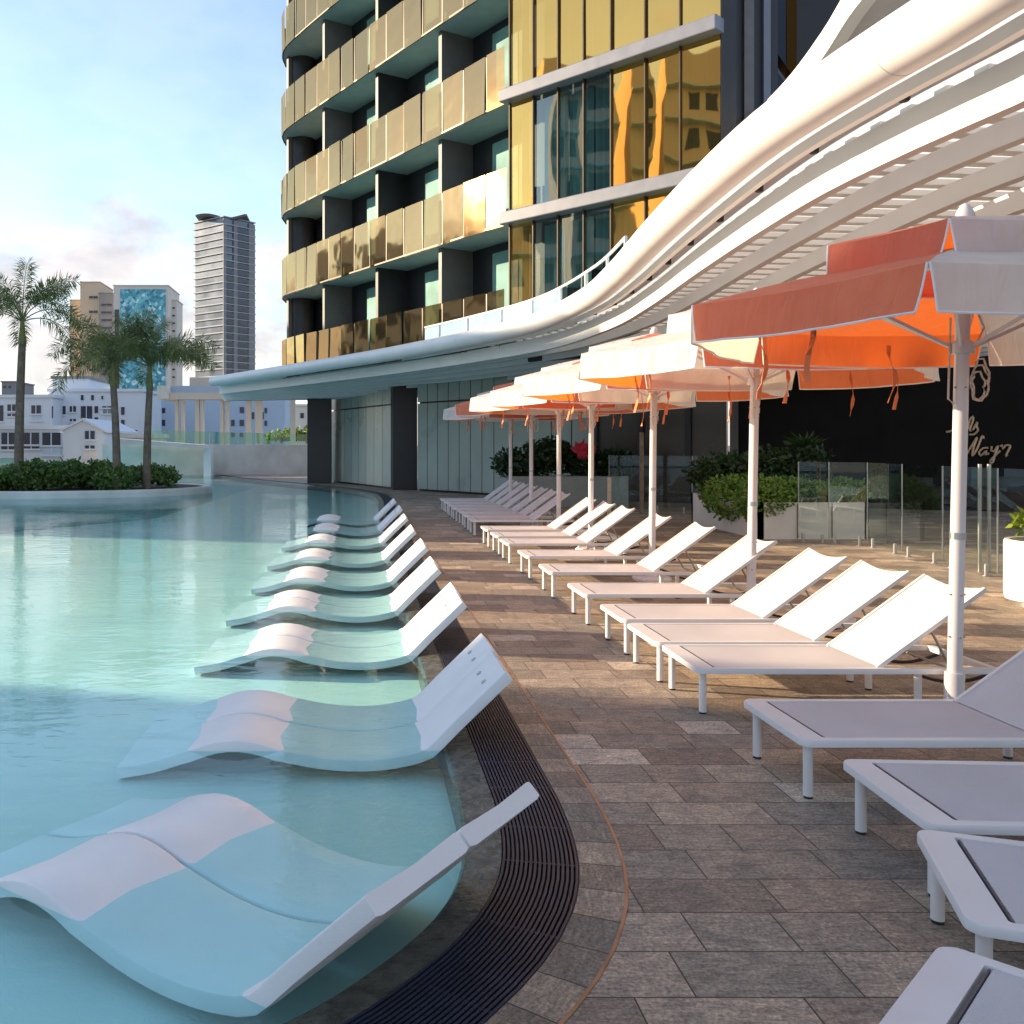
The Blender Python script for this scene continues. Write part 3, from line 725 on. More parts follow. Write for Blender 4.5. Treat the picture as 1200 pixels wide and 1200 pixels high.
# bay walls, windows and curtains behind the balconies
cs = [0]
for a, b in zip(core[:-1], core[1:]): cs.append(cs[-1]+math.dist(a, b))
bays = [2.9, 6.6, 10.4, 14.1, SF[-1]-.05]
for fi, z in enumerate(FL[:-1]):
    z0, z1 = z+.33, z+3.33
    for bi in range(4):
        sa = bays[bi]; sb = bays[bi+1]
        a = fat(fac, SF, sa); dx, dy = .499, -.866
        nx, ny = -.866, -.5
        # divider fin perpendicular to the facade
        q = MB(); q.wallseg(hl((a[0]-nx*.22, a[1]-ny*.22))[:2], hl((a[0]-nx*1.6, a[1]-ny*1.6))[:2], .16, z0, z1)
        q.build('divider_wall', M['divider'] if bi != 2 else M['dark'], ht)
        if bi == 0:
            q = MB(); q.tube([hl((a[0]-nx*.95-.1, a[1]-ny*.95+.1, z0)), hl((a[0]-nx*.95-.1, a[1]-ny*.95+.1, z1))], .55, 20); q.build('round_column', M['dark'], ht, smooth=True)
        b = fat(fac, SF, sb)
        m0 = (a[0]-nx*1.4, a[1]-ny*1.4); m1 = (b[0]-nx*1.4, b[1]-ny*1.4)
        def lp(t): return (m0[0]+(m1[0]-m0[0])*t, m0[1]+(m1[1]-m0[1])*t)
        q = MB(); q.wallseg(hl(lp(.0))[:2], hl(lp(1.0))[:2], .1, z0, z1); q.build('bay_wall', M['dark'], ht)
        w_ = MB(); o1 = .03
        a2, b2 = lp(.30), lp(.95)
        w_.quad(hl((a2[0]+nx*o1, a2[1]+ny*o1, z0+.05)), hl((b2[0]+nx*o1, b2[1]+ny*o1, z0+.05)), hl((b2[0]+nx*o1, b2[1]+ny*o1, z1-.25)), hl((a2[0]+nx*o1, a2[1]+ny*o1, z1-.25)))
        wo = w_.build('window', M['teal'] if bi else M['curtain'], ht)
        w_ = MB(); c2, d2 = lp(.60), lp(.66)
        w_.quad(hl((c2[0]+nx*.05, c2[1]+ny*.05, z0)), hl((d2[0]+nx*.05, d2[1]+ny*.05, z0)), hl((d2[0]+nx*.05, d2[1]+ny*.05, z1)), hl((c2[0]+nx*.05, c2[1]+ny*.05, z1)))
        w_.build('mullion', M['dark'], wo)
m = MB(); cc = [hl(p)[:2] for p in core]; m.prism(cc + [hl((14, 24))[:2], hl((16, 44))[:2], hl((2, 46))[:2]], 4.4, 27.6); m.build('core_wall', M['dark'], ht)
# flat curtain wall between B0 and C0
pxs = [598.5, 626, 655, 685, 717, 757, 798, 845]
def onBC(px):
    t = (px-PX0)/F; dx, dy = C0[0]-B0[0], C0[1]-B0[1]
    u = (t*B0[1]-B0[0])/(dx-t*dy); return (B0[0]+dx*u, B0[1]+dy*u)
bc = [onBC(p) for p in pxs]
lBC = math.dist(B0, C0); tx, ty = (C0[0]-B0[0])/lBC, (C0[1]-B0[1])/lBC; nx, ny = ty, -tx
if nx > 0: nx, ny = -nx, -ny
for fi, z in enumerate(FL):
    for i in range(7):
        a, b = bc[i], bc[i+1]; q = MB(); t0, t1, tz = [rnd.uniform(-.012, .012) for _ in range(3)]
        P = [(a[0]+tx*.02+nx*t0, a[1]+ty*.02+ny*t0, z+.35), (b[0]-tx*.02+nx*t1, b[1]-ty*.02+ny*t1, z+.35), (b[0]-tx*.02+nx*(t1+tz), b[1]-ty*.02+ny*(t1+tz), z+3.3), (a[0]+tx*.02+nx*(t0+tz), a[1]+ty*.02+ny*(t0+tz), z+3.3)]
        # subdivided so the pane bows slightly
        n_ = 6; q = MB(); bow = rnd.uniform(-.006, .008)
        for r in range(n_+1):
            for c in range(n_+1):
                u, v = c/n_, r/n_
                p = Vector(P[0]).lerp(Vector(P[1]), u).lerp(Vector(P[3]).lerp(Vector(P[2]), u), v); bb = bow*math.sin(math.pi*u)*math.sin(math.pi*v)
                q.v.append(hl((p.x+nx*bb, p.y+ny*bb, p.z)))
        for r in range(n_):
            for c in range(n_): k0 = r*(n_+1)+c; q.face((k0, k0+1, k0+n_+2, k0+n_+1))
        wo = q.build('window', M['clear'] if i in (1, 2, 3) and fi < 2 else M['gold'], ht, smooth=True)
        q = MB(); c_ = (a[0]-tx*.0+nx*.03, a[1]+ny*.03)
        q.box(hl((c_[0], c_[1], z+1.83)), (.03, .08, 2.95), math.atan2(ty, tx)); q.build('mullion', M['mull'], wo)
        # curtain a little behind the pane
        cu = MB(); nf = 12; n0 = 0; open_ = i in (0, 4, 6)
        for j in range(nf+1):
            u = j/nf*(.5 if open_ else .9)+.05; d_ = -.45+.05*math.sin(j*2.4+i)
            x, y = a[0]+(b[0]-a[0])*u+nx*d_, a[1]+(b[1]-a[1])*u+ny*d_
            cu.v += [hl((x, y, z+.4)), hl((x, y, z+3.2))]
        for j in range(nf): cu.face((2*j, 2*j+2, 2*j+3, 2*j+1))
        cu.build('curtain', M['teal'] if i not in (0, 5) else M['curtain'], wo, smooth=True)
    q = MB(); a = (B0[0]-tx*.02, B0[1]-ty*.02)
    rz = math.atan2(ty, tx); mid = ((B0[0]+C0[0])/2+nx*.12, (B0[1]+C0[1])/2+ny*.12, z+.14)
    q.box(hl(mid), (lBC+.1, .42, .34), rz); q.build('spandrel_band', M['grey'], ht, bevel=.03)
m = MB(); m.wallseg(hl((B0[0]-nx*.9, B0[1]-ny*.9))[:2], hl((C0[0]-nx*.9, C0[1]-ny*.9))[:2], .2, 4.0, 27.6); m.build('room_wall', M['dark'], ht)
# dark fins beside the curtain wall, then a receding glazed face
for j, (px, Y, w_, mt) in enumerate(((853, 20.9, .34, 'dark'), (866, 21.4, .26, 'dark'), (877, 21.3, .22, 'divider'), (888, 21.8, .30, 'dark'), (898, 21.7, .16, 'grey'), (903, 22.2, .3, 'dark'))):
    q = MB(); q.box(hl((gx(px, Y), Y+.3, 15.8)), (w_, .7, 23.6)); q.build('fin', M[mt], ht)
D1, D2 = (gx(905, 22.4), 22.4), (gx(985, 30), 30)
ld = math.dist(D1, D2); ux, uy = (D2[0]-D1[0])/ld, (D2[1]-D1[1])/ld
for z in FL[1:]:
    for i in range(6):
        a = (D1[0]+ux*ld*i/6, D1[1]+uy*ld*i/6); b = (D1[0]+ux*(ld*(i+1)/6-.08), D1[1]+uy*(ld*(i+1)/6-.08)); q = MB()
        q.quad(hl((*a, z+.35)), hl((*b, z+.35)), hl((*b, z+3.2)), hl((*a, z+3.2))); q.build('window', M['gold'] if i % 3 else M['window'], ht)
    q = MB(); q.wallseg(hl((D1[0]-.2, D1[1]))[:2], hl((D2[0]-.2, D2[1]))[:2], .3, z, z+.3); q.build('spandrel_band', M['grey'], ht)

# ------------------------------------------------------------------ podium walls under the canopy
wp = [gp(388, 565), gp(458, 573.2)]
pw = thing('glazed_pavilion', 'low pavilion wall of tall frosted grey-green glass panels under the canopy', 'building', (3, 32, 0))
def wl(p): return (p[0]-3, p[1]-32, p[2] if len(p) > 2 else 0)
def panels(a, b, n_, mt, zt=3.95, pale=()):
    dx, dy = (b[0]-a[0])/n_, (b[1]-a[1])/n_; l = math.hypot(dx, dy)
    for i in range(n_):
        q = MB(); p0 = (a[0]+dx*i+dx/l*.02, a[1]+dy*i+dy/l*.02); p1 = (a[0]+dx*(i+1)-dx/l*.02, a[1]+dy*(i+1)-dy/l*.02)
        q.wallseg(wl(p0)[:2], wl(p1)[:2], .04, .08, zt-.75); q.wallseg(wl(p0)[:2], wl(p1)[:2], .04, zt-.69, zt)
        q.build('window', M['frostpale'] if i in pale else M[mt], pw)
panels(wp[0], wp[1], 8, 'frost', pale=(0, 1, 5, 6))
w2 = [gp(489, 575.2), (4.5, 30.9), (7.2, 28.6)]
panels(w2[0], w2[1], 7, 'frost'); panels(w2[1], w2[2], 5, 'frost')
m = MB()
for a, b in ((wp[0], wp[1]), (w2[0], w2[1]), (w2[1], w2[2])):
    l = math.dist(a, b); ox, oy = -(b[1]-a[1])/l*.12, (b[0]-a[0])/l*.12
    m.wallseg(wl((a[0]+ox, a[1]+oy))[:2], wl((b[0]+ox, b[1]+oy))[:2], .25, 0, 4.25)
m.build('wall', M['dark'], pw)
w3 = [(7.25, 28.5), (10.45, 26.4)]
m = MB(); m.wallseg(wl(w3[0])[:2], wl(w3[1])[:2], .2, 0, 4.25); m.build('bronze_wall', M['brown'], pw)
for t in (.0, .36, .72):
    q = MB(); q.box(wl((w3[0][0]+3.2*t, w3[0][1]-2.1*t-.06, 2.1)), (.16, .16, 4.2), -.58); q.build('mullion', M['dark'], pw)
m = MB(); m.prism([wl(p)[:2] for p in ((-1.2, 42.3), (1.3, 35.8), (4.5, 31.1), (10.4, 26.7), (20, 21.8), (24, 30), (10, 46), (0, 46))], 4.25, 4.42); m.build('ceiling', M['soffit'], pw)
bw = thing('black_wall', 'tall matt black wall behind the glass pool fence', 'wall', (15, 24, 0))
m = MB(); m.wallseg((10.6-15, 26.3-24), (30-15, 16.79-24), .3, 0, 4.25); m.build('wall_panel', M['black'], bw)
for t in (.0, .62, .86):
    q = MB(); q.box((10.6-15+10.4*t, 26.3-24-5.1*t-.06, 2.1), (.22, .12, 4.2), -.456); q.build('pilaster', M['divider'] if t == 0 else M['dark'], bw)
# script sign on the black wall: raised bronze strokes
ang = math.atan2(21.2-26.3, 21-10.6); ct, st = math.cos(ang), math.sin(ang)
tsg = (1148-PX0)/F; u_ = (tsg*26.3-10.6)/(10.4+tsg*5.1); SC = (10.6+10.4*u_, 26.3-5.1*u_)
pxm = SC[1]/F
sg = thing('wall_sign', 'small bronze handwritten script sign on the black wall, partly behind the nearest pole', 'sign', (SC[0], SC[1]-.1, hz(516, SC[1])), ang)
def stroke(pts, r=.026):
    q = MB(); cp = catmull([((x/10+1080-1148)*pxm/ct*.92, (516-(y/10+440))*pxm) for x, y in pts], .04)
    q.tube([(a, 0, b) for a, b in cp], r, 6); return q.build('letter', M['letter'], sg, smooth=True)
stroke([(330, 660), (392, 640), (440, 540), (490, 440), (500, 560), (500, 660)]); stroke([(420, 590), (500, 570)])
stroke([(560, 640), (545, 600), (560, 520), (592, 478), (590, 530), (560, 640), (575, 655)]); stroke([(590, 640), (632, 545), (625, 600), (640, 640), (600, 690), (555, 690)])
stroke([(480, 770), (500, 740), (510, 800), (520, 930), (560, 860), (630, 725), (600, 830), (585, 940), (630, 860), (680, 705), (692, 740)])
stroke([(735, 850), (690, 850), (650, 900), (665, 940), (720, 880), (712, 930), (745, 910)]); stroke([(770, 830), (765, 880), (790, 890), (830, 825), (800, 930), (775, 1030), (750, 1010), (800, 940), (850, 880)])
stroke([(850, 830), (870, 815), (875, 860), (900, 820), (945, 822), (925, 880), (900, 945), (920, 930)])

# ------------------------------------------------------------------ glass fences
def fence(name_label, pts, z1, origin):
    t = thing('glass_fence', name_label, 'fence', (*origin, 0), group='frameless glass pool fences')
    for i in range(len(pts)-1):
        a, b = [(p[0]-origin[0], p[1]-origin[1]) for p in pts[i:i+2]]
        l = math.dist(a, b); ux, uy = (b[0]-a[0])/l, (b[1]-a[1])/l
        q = MB(); q.wallseg((a[0]+ux*.02, a[1]+uy*.02), (b[0]-ux*.02, b[1]-uy*.02), .012, .07, z1); pn = q.build('glass_panel', M['fence'], t)
        q = MB(); q.box(((a[0]+ux*.015), (a[1]+uy*.015), (z1+.07)/2), (.014, .014, z1-.07)); q.build('edge', M['steel'], pn)
        for f in (.18, .82):
            q = MB(); q.lathe([(.05, 0), (.05, .01), (.025, .015), (.025, .15), (.012, .16)], (a[0]+ux*l*f, a[1]+uy*l*f, 0), 10); q.build('spigot', M['steel'], t, smooth=True)
fence('frameless glass pool fence running beside the white planter to the right edge', [(7.72, 16.35), (8.05, 15.95), (8.5, 15.55), (8.35, 14.3), (8.22, 13.1), (8.1, 11.8), (8.05, 10.5), (8.05, 9.2), (8.05, 7.9)], 1.40, (8, 13))
fence('far low glass fence in front of the bronze wall, between parasol poles', [(gx(713, 24.3), 24.3), (7.4, 23.6), (8.2, 22.9), (9.0, 22.2), (9.5, 21.8)], 1.42, (8, 23))
q = MB(); q.tube([(gx(1148, 12.4), 12.4, 0), (gx(1148, 12.4), 12.4, 1.44)], .024, 10); tag(q.build('fence_post', M['steel'], smooth=True), 'left one of the twin steel posts standing just behind the nearest parasol pole', 'post', 'twin steel gate posts at the glass fence')
q = MB(); q.tube([(gx(1159, 12.4), 12.4, 0), (gx(1159, 12.4), 12.4, 1.44)], .024, 10); tag(q.build('fence_post', M['steel'], smooth=True), 'right one of the twin steel posts below the script sign', 'post', 'twin steel gate posts at the glass fence')
q = MB(); q.tube([(gx(752, 23), 23, 0), (gx(752, 23), 23, 2.0)], .055, 10); tag(q.build('timber_post', M['wood'], smooth=True), 'slim timber post standing by the far glass fence', 'post')
q = MB(); q.tube([(gx(714, 20.5), 20.5, 0), (gx(714, 20.5), 20.5, .98)], .045, 10); tag(q.build('bollard', M['rope'], smooth=True), 'short pale bollard between the far loungers and the glass fence', 'bollard')

# ------------------------------------------------------------------ foliage
def leaves(m, n_, sample, size, mi=0, flat=.3, rnd=random):
    for _ in range(n_):
        c = sample(); s_ = size*rnd.uniform(.6, 1.35)
        d = Vector((rnd.gauss(0, 1), rnd.gauss(0, 1), rnd.gauss(0, .7)+flat)).normalized()
        u = d.cross(Vector((rnd.gauss(0, 1), rnd.gauss(0, 1), rnd.gauss(0, 1)))).normalized()
        a = Vector(c); b = a + d*s_; w_ = u*s_*.28; mid = a+d*s_*.5
        m.quad(a, mid-w_, b, mid+w_, mi)
def blob_sampler(blobs, rnd, shell=.55):
    ws = [b[3]*b[4]*b[5] for b in blobs]; tot_ = sum(ws)
    def f():
        r = rnd.random()*tot_
        for b, w_ in zip(blobs, ws):
            r -= w_
            if r <= 0: break
        d = Vector((rnd.gauss(0, 1), rnd.gauss(0, 1), rnd.gauss(0, 1))).normalized()*(shell+(1-shell)*rnd.random()**.6)
        k_ = 1+.22*noise.noise(Vector((d.x*2.2+b[0], d.y*2.2+b[1], d.z*2.2)))
        return (b[0]+d.x*b[3]*k_, b[1]+d.y*b[4]*k_, max(.02, b[2]+d.z*b[5]*k_))
    return f
# white planter with spilling hedge
pt = thing('planter', 'long white planter box behind the glass fence, overflowing with hedge', 'planter', (8.2, 18.4, 0))
m = MB(); PZ = .66
for a, b in (((-1.0, -1.7), (.97, -1.7)), ((.97, -1.7), (.97, 1.7)), ((.97, 1.7), (-1.0, 1.7)), ((-1.0, 1.7), (-1.0, -1.7))): m.wallseg(a, b, .08, 0, PZ)
m.build('box', M['planter'], pt)
m = MB(); m.box((0, 0, PZ-.1), (1.8, 3.2, .06)); m.build('soil', M['soil'], pt)
q = MB()
for x in (-.32, .3): q.box((x, -1.712, .33), (.012, .02, .62))
q.build('joint', M['divider'], pt)
rnd = random.Random(3)
m = MB(); bl = [(-.95, -1.35, .62, .55, .5, .42), (-1.05, -.4, .62, .55, .8, .45), (-.4, -1.2, .78, .7, .55, .26), (.35, -1.1, .74, .55, .5, .22), (-.75, .6, .72, .6, .9, .42), (-.2, .0, .78, .7, .9, .3), (.75, -.9, .78, .4, .5, .26)]
bl = [(x+.18, y, z+.04, a, b, c) for x, y, z, a, b, c in bl]
leaves(m, 16000, blob_sampler(bl, rnd, .7), .085, rnd=rnd)
o = m.build('hedge', M['hedge'], None); o.location = (8.2, 18.4, 0); tag(o, 'bright green clipped hedge spilling over the white planter', 'hedge')
m = MB(); bl = [(.0, .0, 1.2, .8, .7, .42), (.55, -.1, 1.35, .5, .5, .42), (-.8, .6, 1.1, .7, .7, .35), (-.5, 1.0, 1.2, .6, .5, .35)]
leaves(m, 4200, blob_sampler(bl, rnd, .35), .13, rnd=rnd)
for j in range(34):       # spiky upright shoots
    a = rnd.uniform(0, 6.28); c = Vector((.55, -.2, 1.6)); l = rnd.uniform(.35, .6); d = Vector((math.cos(a)*.6, math.sin(a)*.6, rnd.uniform(.3, 1))).normalized(); u = d.cross(Vector((0, 0, 1))).normalized()*.035
    m.quad(c, c+d*l*.5-u, c+d*l+Vector((0, 0, -.06)), c+d*l*.5+u)
o = m.build('shrub', M['hedgedark']); o.location = (8.2, 18.4, 0); tag(o, 'taller dark spiky shrub rising behind the hedge of the white planter', 'shrub')
# far grey planter
pt = thing('planter', 'grey-green low planter box by the frosted glazing behind the far loungers', 'planter', (5.7, 25.6, 0))
m = MB(); m.box((0, 0, .42), (3.2, .9, .84)); m.build('box', M['greyplant'], pt)
m = MB(); bl = [(-1.3, 0, 1.15, .7, .4, .45), (-.5, 0, 1.35, .8, .4, .5), (.5, 0, 1.2, .7, .4, .45), (1.4, 0, 1.15, .6, .4, .45)]
leaves(m, 4500, blob_sampler(bl, rnd, .4), .15, rnd=rnd); o = m.build('shrub', M['hedgedark']); o.location = (5.7, 25.6, 0); tag(o, 'dark green shrubs filling the far grey planter', 'shrub')
m = MB()
for j in range(16):
    a = rnd.uniform(0, 6.28); c = Vector((rnd.uniform(-.12, .12), -.35, rnd.uniform(-.1, .05))); l = rnd.uniform(.22, .42); d = Vector((math.cos(a)*.8, -.2, .45+.3*math.sin(a))).normalized(); u = d.cross(Vector((0, 1, 0))).normalized()*.06
    m.quad(c, c+d*l*.5-u, c+d*l, c+d*l*.5+u)
for j in range(9):
    x = -.1+.05*j; m.quad((x, -.35, .15), (x+.06, -.36, .28), (x+.14, -.35, .1), (x+.05, -.34, -.2))
o = m.build('red_flower', M['red']); o.location = (gx(676, 25.4), 25.4, hz(530, 25.4)); tag(o, 'bright crimson flower spray standing above the dark far shrubs', 'flower')
# right pot
pt = thing('plant_pot', 'white round-cornered plant pot cut off by the right edge', 'plant pot', (7.34, 9.8, 0))
m = MB(); m.lathe([(.40, .045), (.44, .06), (.45, .12), (.45, .66), (.44, .69), (.40, .69), (.40, .58), (.001, .58)], n=40); m.build('pot', M['planter'], pt, smooth=True)
m = MB(); m.lathe([(.40, 0), (.40, .045)], n=32); m.build('plinth', M['steel'], pt, smooth=True)
m = MB(); leaves(m, 260, blob_sampler([(0, 0, .80, .42, .42, .14)], rnd, .2), .16, rnd=rnd)
o = m.build('pot_plant', M['lime']); o.location = (7.34, 9.8, 0); tag(o, 'bright yellow-green leafy plant in the pot at the right edge', 'plant')

# island with palms
IS = (-11.6, 33.6)
isl = thing('island_planter', 'pale curved planter island standing in the pool at left', 'planter', (*IS, 0))
m = MB(); k = 64
for r_, z in ((1.0, -1.2), (1.0, .15), (.995, .21), (.955, .21), (.95, .17), (.001, .17)):
    for j in range(k): a = 2*math.pi*j/k; m.v.append((6.3*r_*math.cos(a), 4.1*r_*math.sin(a), z))
for i in range(5):
    for j in range(k): j2 = (j+1) % k; m.face((i*k+j, i*k+j2, (i+1)*k+j2, (i+1)*k+j), 1 if i >= 4 else 0)
m.build('rim', [M['concrete'], M['soil']], isl)
m = MB(); rnd = random.Random(9); bl = []
for j in range(26):
    x = -6.0 + 10.9*(j+.5)/26 + rnd.uniform(-.2, .2); z = rnd.uniform(.5, .68) if x > -.0-0.1 else rnd.uniform(.45, .62)
    if x < -.6: z *= .75
    bl.append((x, rnd.uniform(-2.6, -.4)*(.6 if x > 3.5 else 1), z, rnd.uniform(.6, .9), rnd.uniform(.6, 1.0), rnd.uniform(.42, .6)*(.75 if x > 3.8 or x < -.6 else 1)))
leaves(m, 15000, blob_sampler(bl, rnd, .6), .17, rnd=rnd, flat=.6)
o = m.build('hedge', M['island']); o.location = (*IS, 0); tag(o, 'dense dark green shrubbery under the palms on the pool island', 'hedge')
def palm(label, px, Y, ztrunk, r0, nf, L_, seed, lean=0):
    rnd = random.Random(seed); X = gx(px, Y)
    t = thing('palm_tree', label, 'palm tree', (X, Y, .2), group='palms on the pool island')
    m = MB(); pth = [(lean*(j/10)**2, 0, (ztrunk-.2)*j/10) for j in range(11)]; m.tube(pth, r0, 14, r2=r0*.72); m.build('trunk', M['trunk'], t, smooth=True)
    tz = ztrunk-.2
    m = MB(); m.tube([(lean, 0, tz-.05), (lean, 0, tz+.3), (lean, 0, tz+.75)], r0*.85, 12, r2=r0*.4); m.build('crownshaft', M['shaft'], t, smooth=True)
    m = MB(); st_ = MB()
    for i in range(nf):
        az = 2*math.pi*(i*.381966*1.0) + rnd.uniform(-.2, .2); el = R(rnd.uniform(45, 85) if i % 3 else rnd.uniform(20, 50)); L1 = L_*rnd.uniform(.85, 1.1)
        p = Vector((lean, 0, tz+.7)); pts = [p.copy()]; e = el; ns = 14; drop = rnd.uniform(.07, .13)
        for j in range(ns):
            d = Vector((math.cos(az)*math.cos(e), math.sin(az)*math.cos(e), math.sin(e))); p = p + d*(L1/ns); pts.append(p.copy()); e -= drop*(1+.6*j/ns)
        st_.tube([tuple(q) for q in pts], .022, 5, r2=.006)
        for j in range(5, ns+1):
            tdir = (pts[j]-pts[j-1]).normalized(); sd = tdir.cross(Vector((0, 0, 1))).normalized(); up = sd.cross(tdir)
            for rep in range(9):
                base = pts[j-1].lerp(pts[j], rep/9)
                for sgn in (-1, 1):
                    roll = rnd.uniform(-1.3, 1.3)
                    dd = (sd*sgn*math.cos(roll)+up*math.sin(roll)+tdir*rnd.uniform(.35, .8)).normalized()
                    ll = .52*L_/2.3*(.35+.65*math.sin(math.pi*min(.96, (j-3)/(ns-1))))*rnd.uniform(.7, 1.1)
                    mid = base+dd*ll*.5; tip = base+dd*ll+Vector((0, 0, -ll*rnd.uniform(.0, .32))); w_ = tdir*.017
                    m.quad(base, mid-w_, tip, mid+w_)
    c = m.build('crown', M['palm'], t); st_.build('frond_stem', M['shaft'], c)
palm('tallest feathery palm at the far left, on the pool island', 22, 31.5, 5.15, .17, 17, 2.6, 5, .12)
palm('shorter palm in the middle of the three island palms', 137, 31.2, 3.7, .15, 15, 2.35, 12, -.12)
palm('rightmost island palm with dark spreading fronds', 172, 31.8, 3.65, .15, 18, 2.6, 21, .1)

# ------------------------------------------------------------------ pool end wall, ramp and terrace
wz = 52.6
def bxp(px0, px1, y0, y1, Y, depth, name, mat, parent=None, o=(0, 0, 0), **kw):
    X0, X1 = gx(px0, Y), gx(px1, Y); z0, z1 = hz(y1, Y), hz(y0, Y)
    m = MB(); m.box(((X0+X1)/2-o[0], Y+depth/2-o[1], (z0+z1)/2-o[2]), (X1-X0, depth, z1-z0)); return m.build(name, mat, parent, **kw)
o = bxp(120, 362, 521, 600, wz, .6, 'pool_wall', M['concrete']); tag(o, 'low pale rendered wall closing the far end of the pool', 'wall')
m = MB(); X0, X1 = gx(135, 51), gx(242, 51)
m.v = []
for Y in (50.6, 52.3):
    m.v += [(X0, Y, hz(513.5, 51)), (X1, Y, hz(521.5, 51)), (X1, Y, hz(526, 51)), (X0, Y, hz(519, 51))]
for q_ in ((0, 1, 2, 3), (7, 6, 5, 4), (0, 4, 5, 1), (1, 5, 6, 2), (2, 6, 7, 3), (3, 7, 4, 0)): m.face(q_)
tag(m.build('ramp_slab', M['concrete']), 'sloping concrete ramp slab above the far end of the pool', 'ramp')
o = bxp(238.5, 247, 525, 562, 50.9, 1.0, 'ramp_pier', M['plaster']); tag(o, 'slim pale blue pier holding the ramp end at the pool', 'pier')
gb = thing('glass_balustrade', 'green-tinted glass balustrade along the top of the far pool wall', 'balustrade', (-8, 53, 2))
for i in range(11):
    p0 = 178+i*17; q = bxp(p0, p0+16, 504+i*.5, 520, 53.4, .03, 'glass_panel', M['green'], gb, (-8, 53, 2))
# pergola
pg = thing('pergola', 'white colonnade with a flat beam beyond the far pool wall', 'pergola', (-8, 60, 0))
for px, w_ in ((207, 4), (214, 3.5), (231, 4.5), (237, 3), (260, 4), (266, 4), (291, 6), (303, 8), (343, 6)):
    bxp(px-w_/2, px+w_/2, 466, 545, 58 if px < 340 else 54.5, .35, 'column', M['plasterw'], pg, (-8, 60, 0))
bxp(198, 366, 460, 468, 57.6, 1.2, 'beam', M['plasterw'], pg, (-8, 60, 0))
bxp(184, 196, 452, 467, 57, 4, 'beam_end', M['planter'], pg, (-8, 60, 0))
bxp(196, 262, 452, 461, 58.2, 3, 'fascia', M['plasterb'], pg, (-8, 60, 0))
m = MB(); leaves(m, 1800, blob_sampler([(-.0, 0, 0, 2.0, .8, .8), (1.8, 0, .5, 1.2, .8, .9)], rnd, .2), .28, rnd=rnd)
def up(o, dz): 
    for v in o.data.vertices: v.co.z += dz
m2 = m.build('shrub', M['lime']); m2.location = (gx(348, 62), 62, hz(515, 62)); tag(m2, 'yellow-green bush behind the far wall beside the black column', 'shrub')
# glass box at the far left edge
o = bxp(-12, 17, 537, 562, 46, .8, 'glass_gate', M['green']); tag(o, 'small green glass enclosure at the left edge beyond the island', 'enclosure')

# ------------------------------------------------------------------ background buildings
def bldg(name, label, cat, px0, px1, ytop, Y, depth, mat, wins=(), wmat='window', base=-3.2, group=None, roof=None, gable=None):
    X0, X1 = gx(px0, Y), gx(px1, Y); zt = hz(ytop, Y); cx, cy = (X0+X1)/2, Y+depth/2
    t = thing(name, label, cat, (cx, cy, base), group=group)
    m = MB()
    if gable:
        ze = hz(gable, Y); X = (X1-X0)/2; D = depth/2
        m.prism([(-X, -D), (X, -D), (X, D), (-X, D)], 0, ze-base)
        for s_ in (-1, 1): m.tri((-X, s_*D, ze-base), (X, s_*D, ze-base), (0, s_*D, zt-base))
        m.build('wall', mat, t)
        r_ = MB()
        for s_ in (-1, 1):
            r_.prism([(0, -D-.2), (s_*(X+.3), -D-.2), (s_*(X+.3), D+.2), (0, D+.2)], 0, .18)
        for i_, v in enumerate(r_.v): r_.v[i_] = (v[0], v[1], v[2] + (zt-base) - abs(v[0])/X*(zt-ze)+.02)
        r_.build('roof', M['plaster'], t)
    else:
        m.box((0, 0, (zt-base)/2), (X1-X0, depth, zt-base)); m.build('wall', mat, t)
        r_ = MB(); r_.box((0, 0, zt-base+.15), (X1-X0+.4, depth+.4, .3)); r_.build('roof', M[roof] if roof else mat, t)
    for w_ in wins:
        a, b, c, d = w_[:4]; q = MB(); xa, xb = gx(a, Y), gx(b, Y); za, zb = hz(d, Y), hz(c, Y)
        q.box(((xa+xb)/2-cx, Y-cy, (za+zb)/2-base), (xb-xa, .16, zb-za)); wo = q.build('window', M[w_[4] if len(w_) > 4 else wmat], t)
        if xb-xa > .6:
            q = MB(); q.box(((xa+xb)/2-cx, Y-cy-.1, za-base-.05), (xb-xa+.3, .22, .14)); q.build('sill', mat, wo)
            q = MB(); q.box(((xa+xb)/2-cx, Y-cy-.09, (za+zb)/2-base), (.08, .06, zb-za)); q.build('frame', mat, wo)
    return t
bldg('white_house', 'flat white house with two deep dark balconies at the left edge', 'house', -60, 76, 503, 74, 8, M['plaster'], [(2, 18, 507, 521), (27, 46, 507, 521), (50, 71, 507, 522), (2, 18, 523, 527), (28, 46, 523, 526), (50, 72, 524, 533, 'plasterb'), (2, 18, 545, 560)])
bldg('white_house', 'small white gabled house with two windows behind the island', 'house', 74, 121, 493, 72, 10, M['plaster'], [(100, 111, 505, 515), (100, 111, 522, 526), (98, 113, 527, 536, 'plasterw')], gable=505)
bldg('white_house', 'pale blue-white terrace of houses with paired windows behind the gabled house', 'house', -70, 62, 466, 95, 10, M['plaster'], [(-8, 4, 475, 494), (9, 19, 474, 482), (9, 19, 485, 488), (37, 48, 475, 485), (37, 48, 488, 493, 'plasterb'), (61, 62, 476, 490)])
bldg('white_house', 'grey-roofed pale block with a raised roof behind the left terrace', 'house', 62, 104, 444, 104, 10, M['plaster'], [(57, 60, 462, 467)], roof='roof')
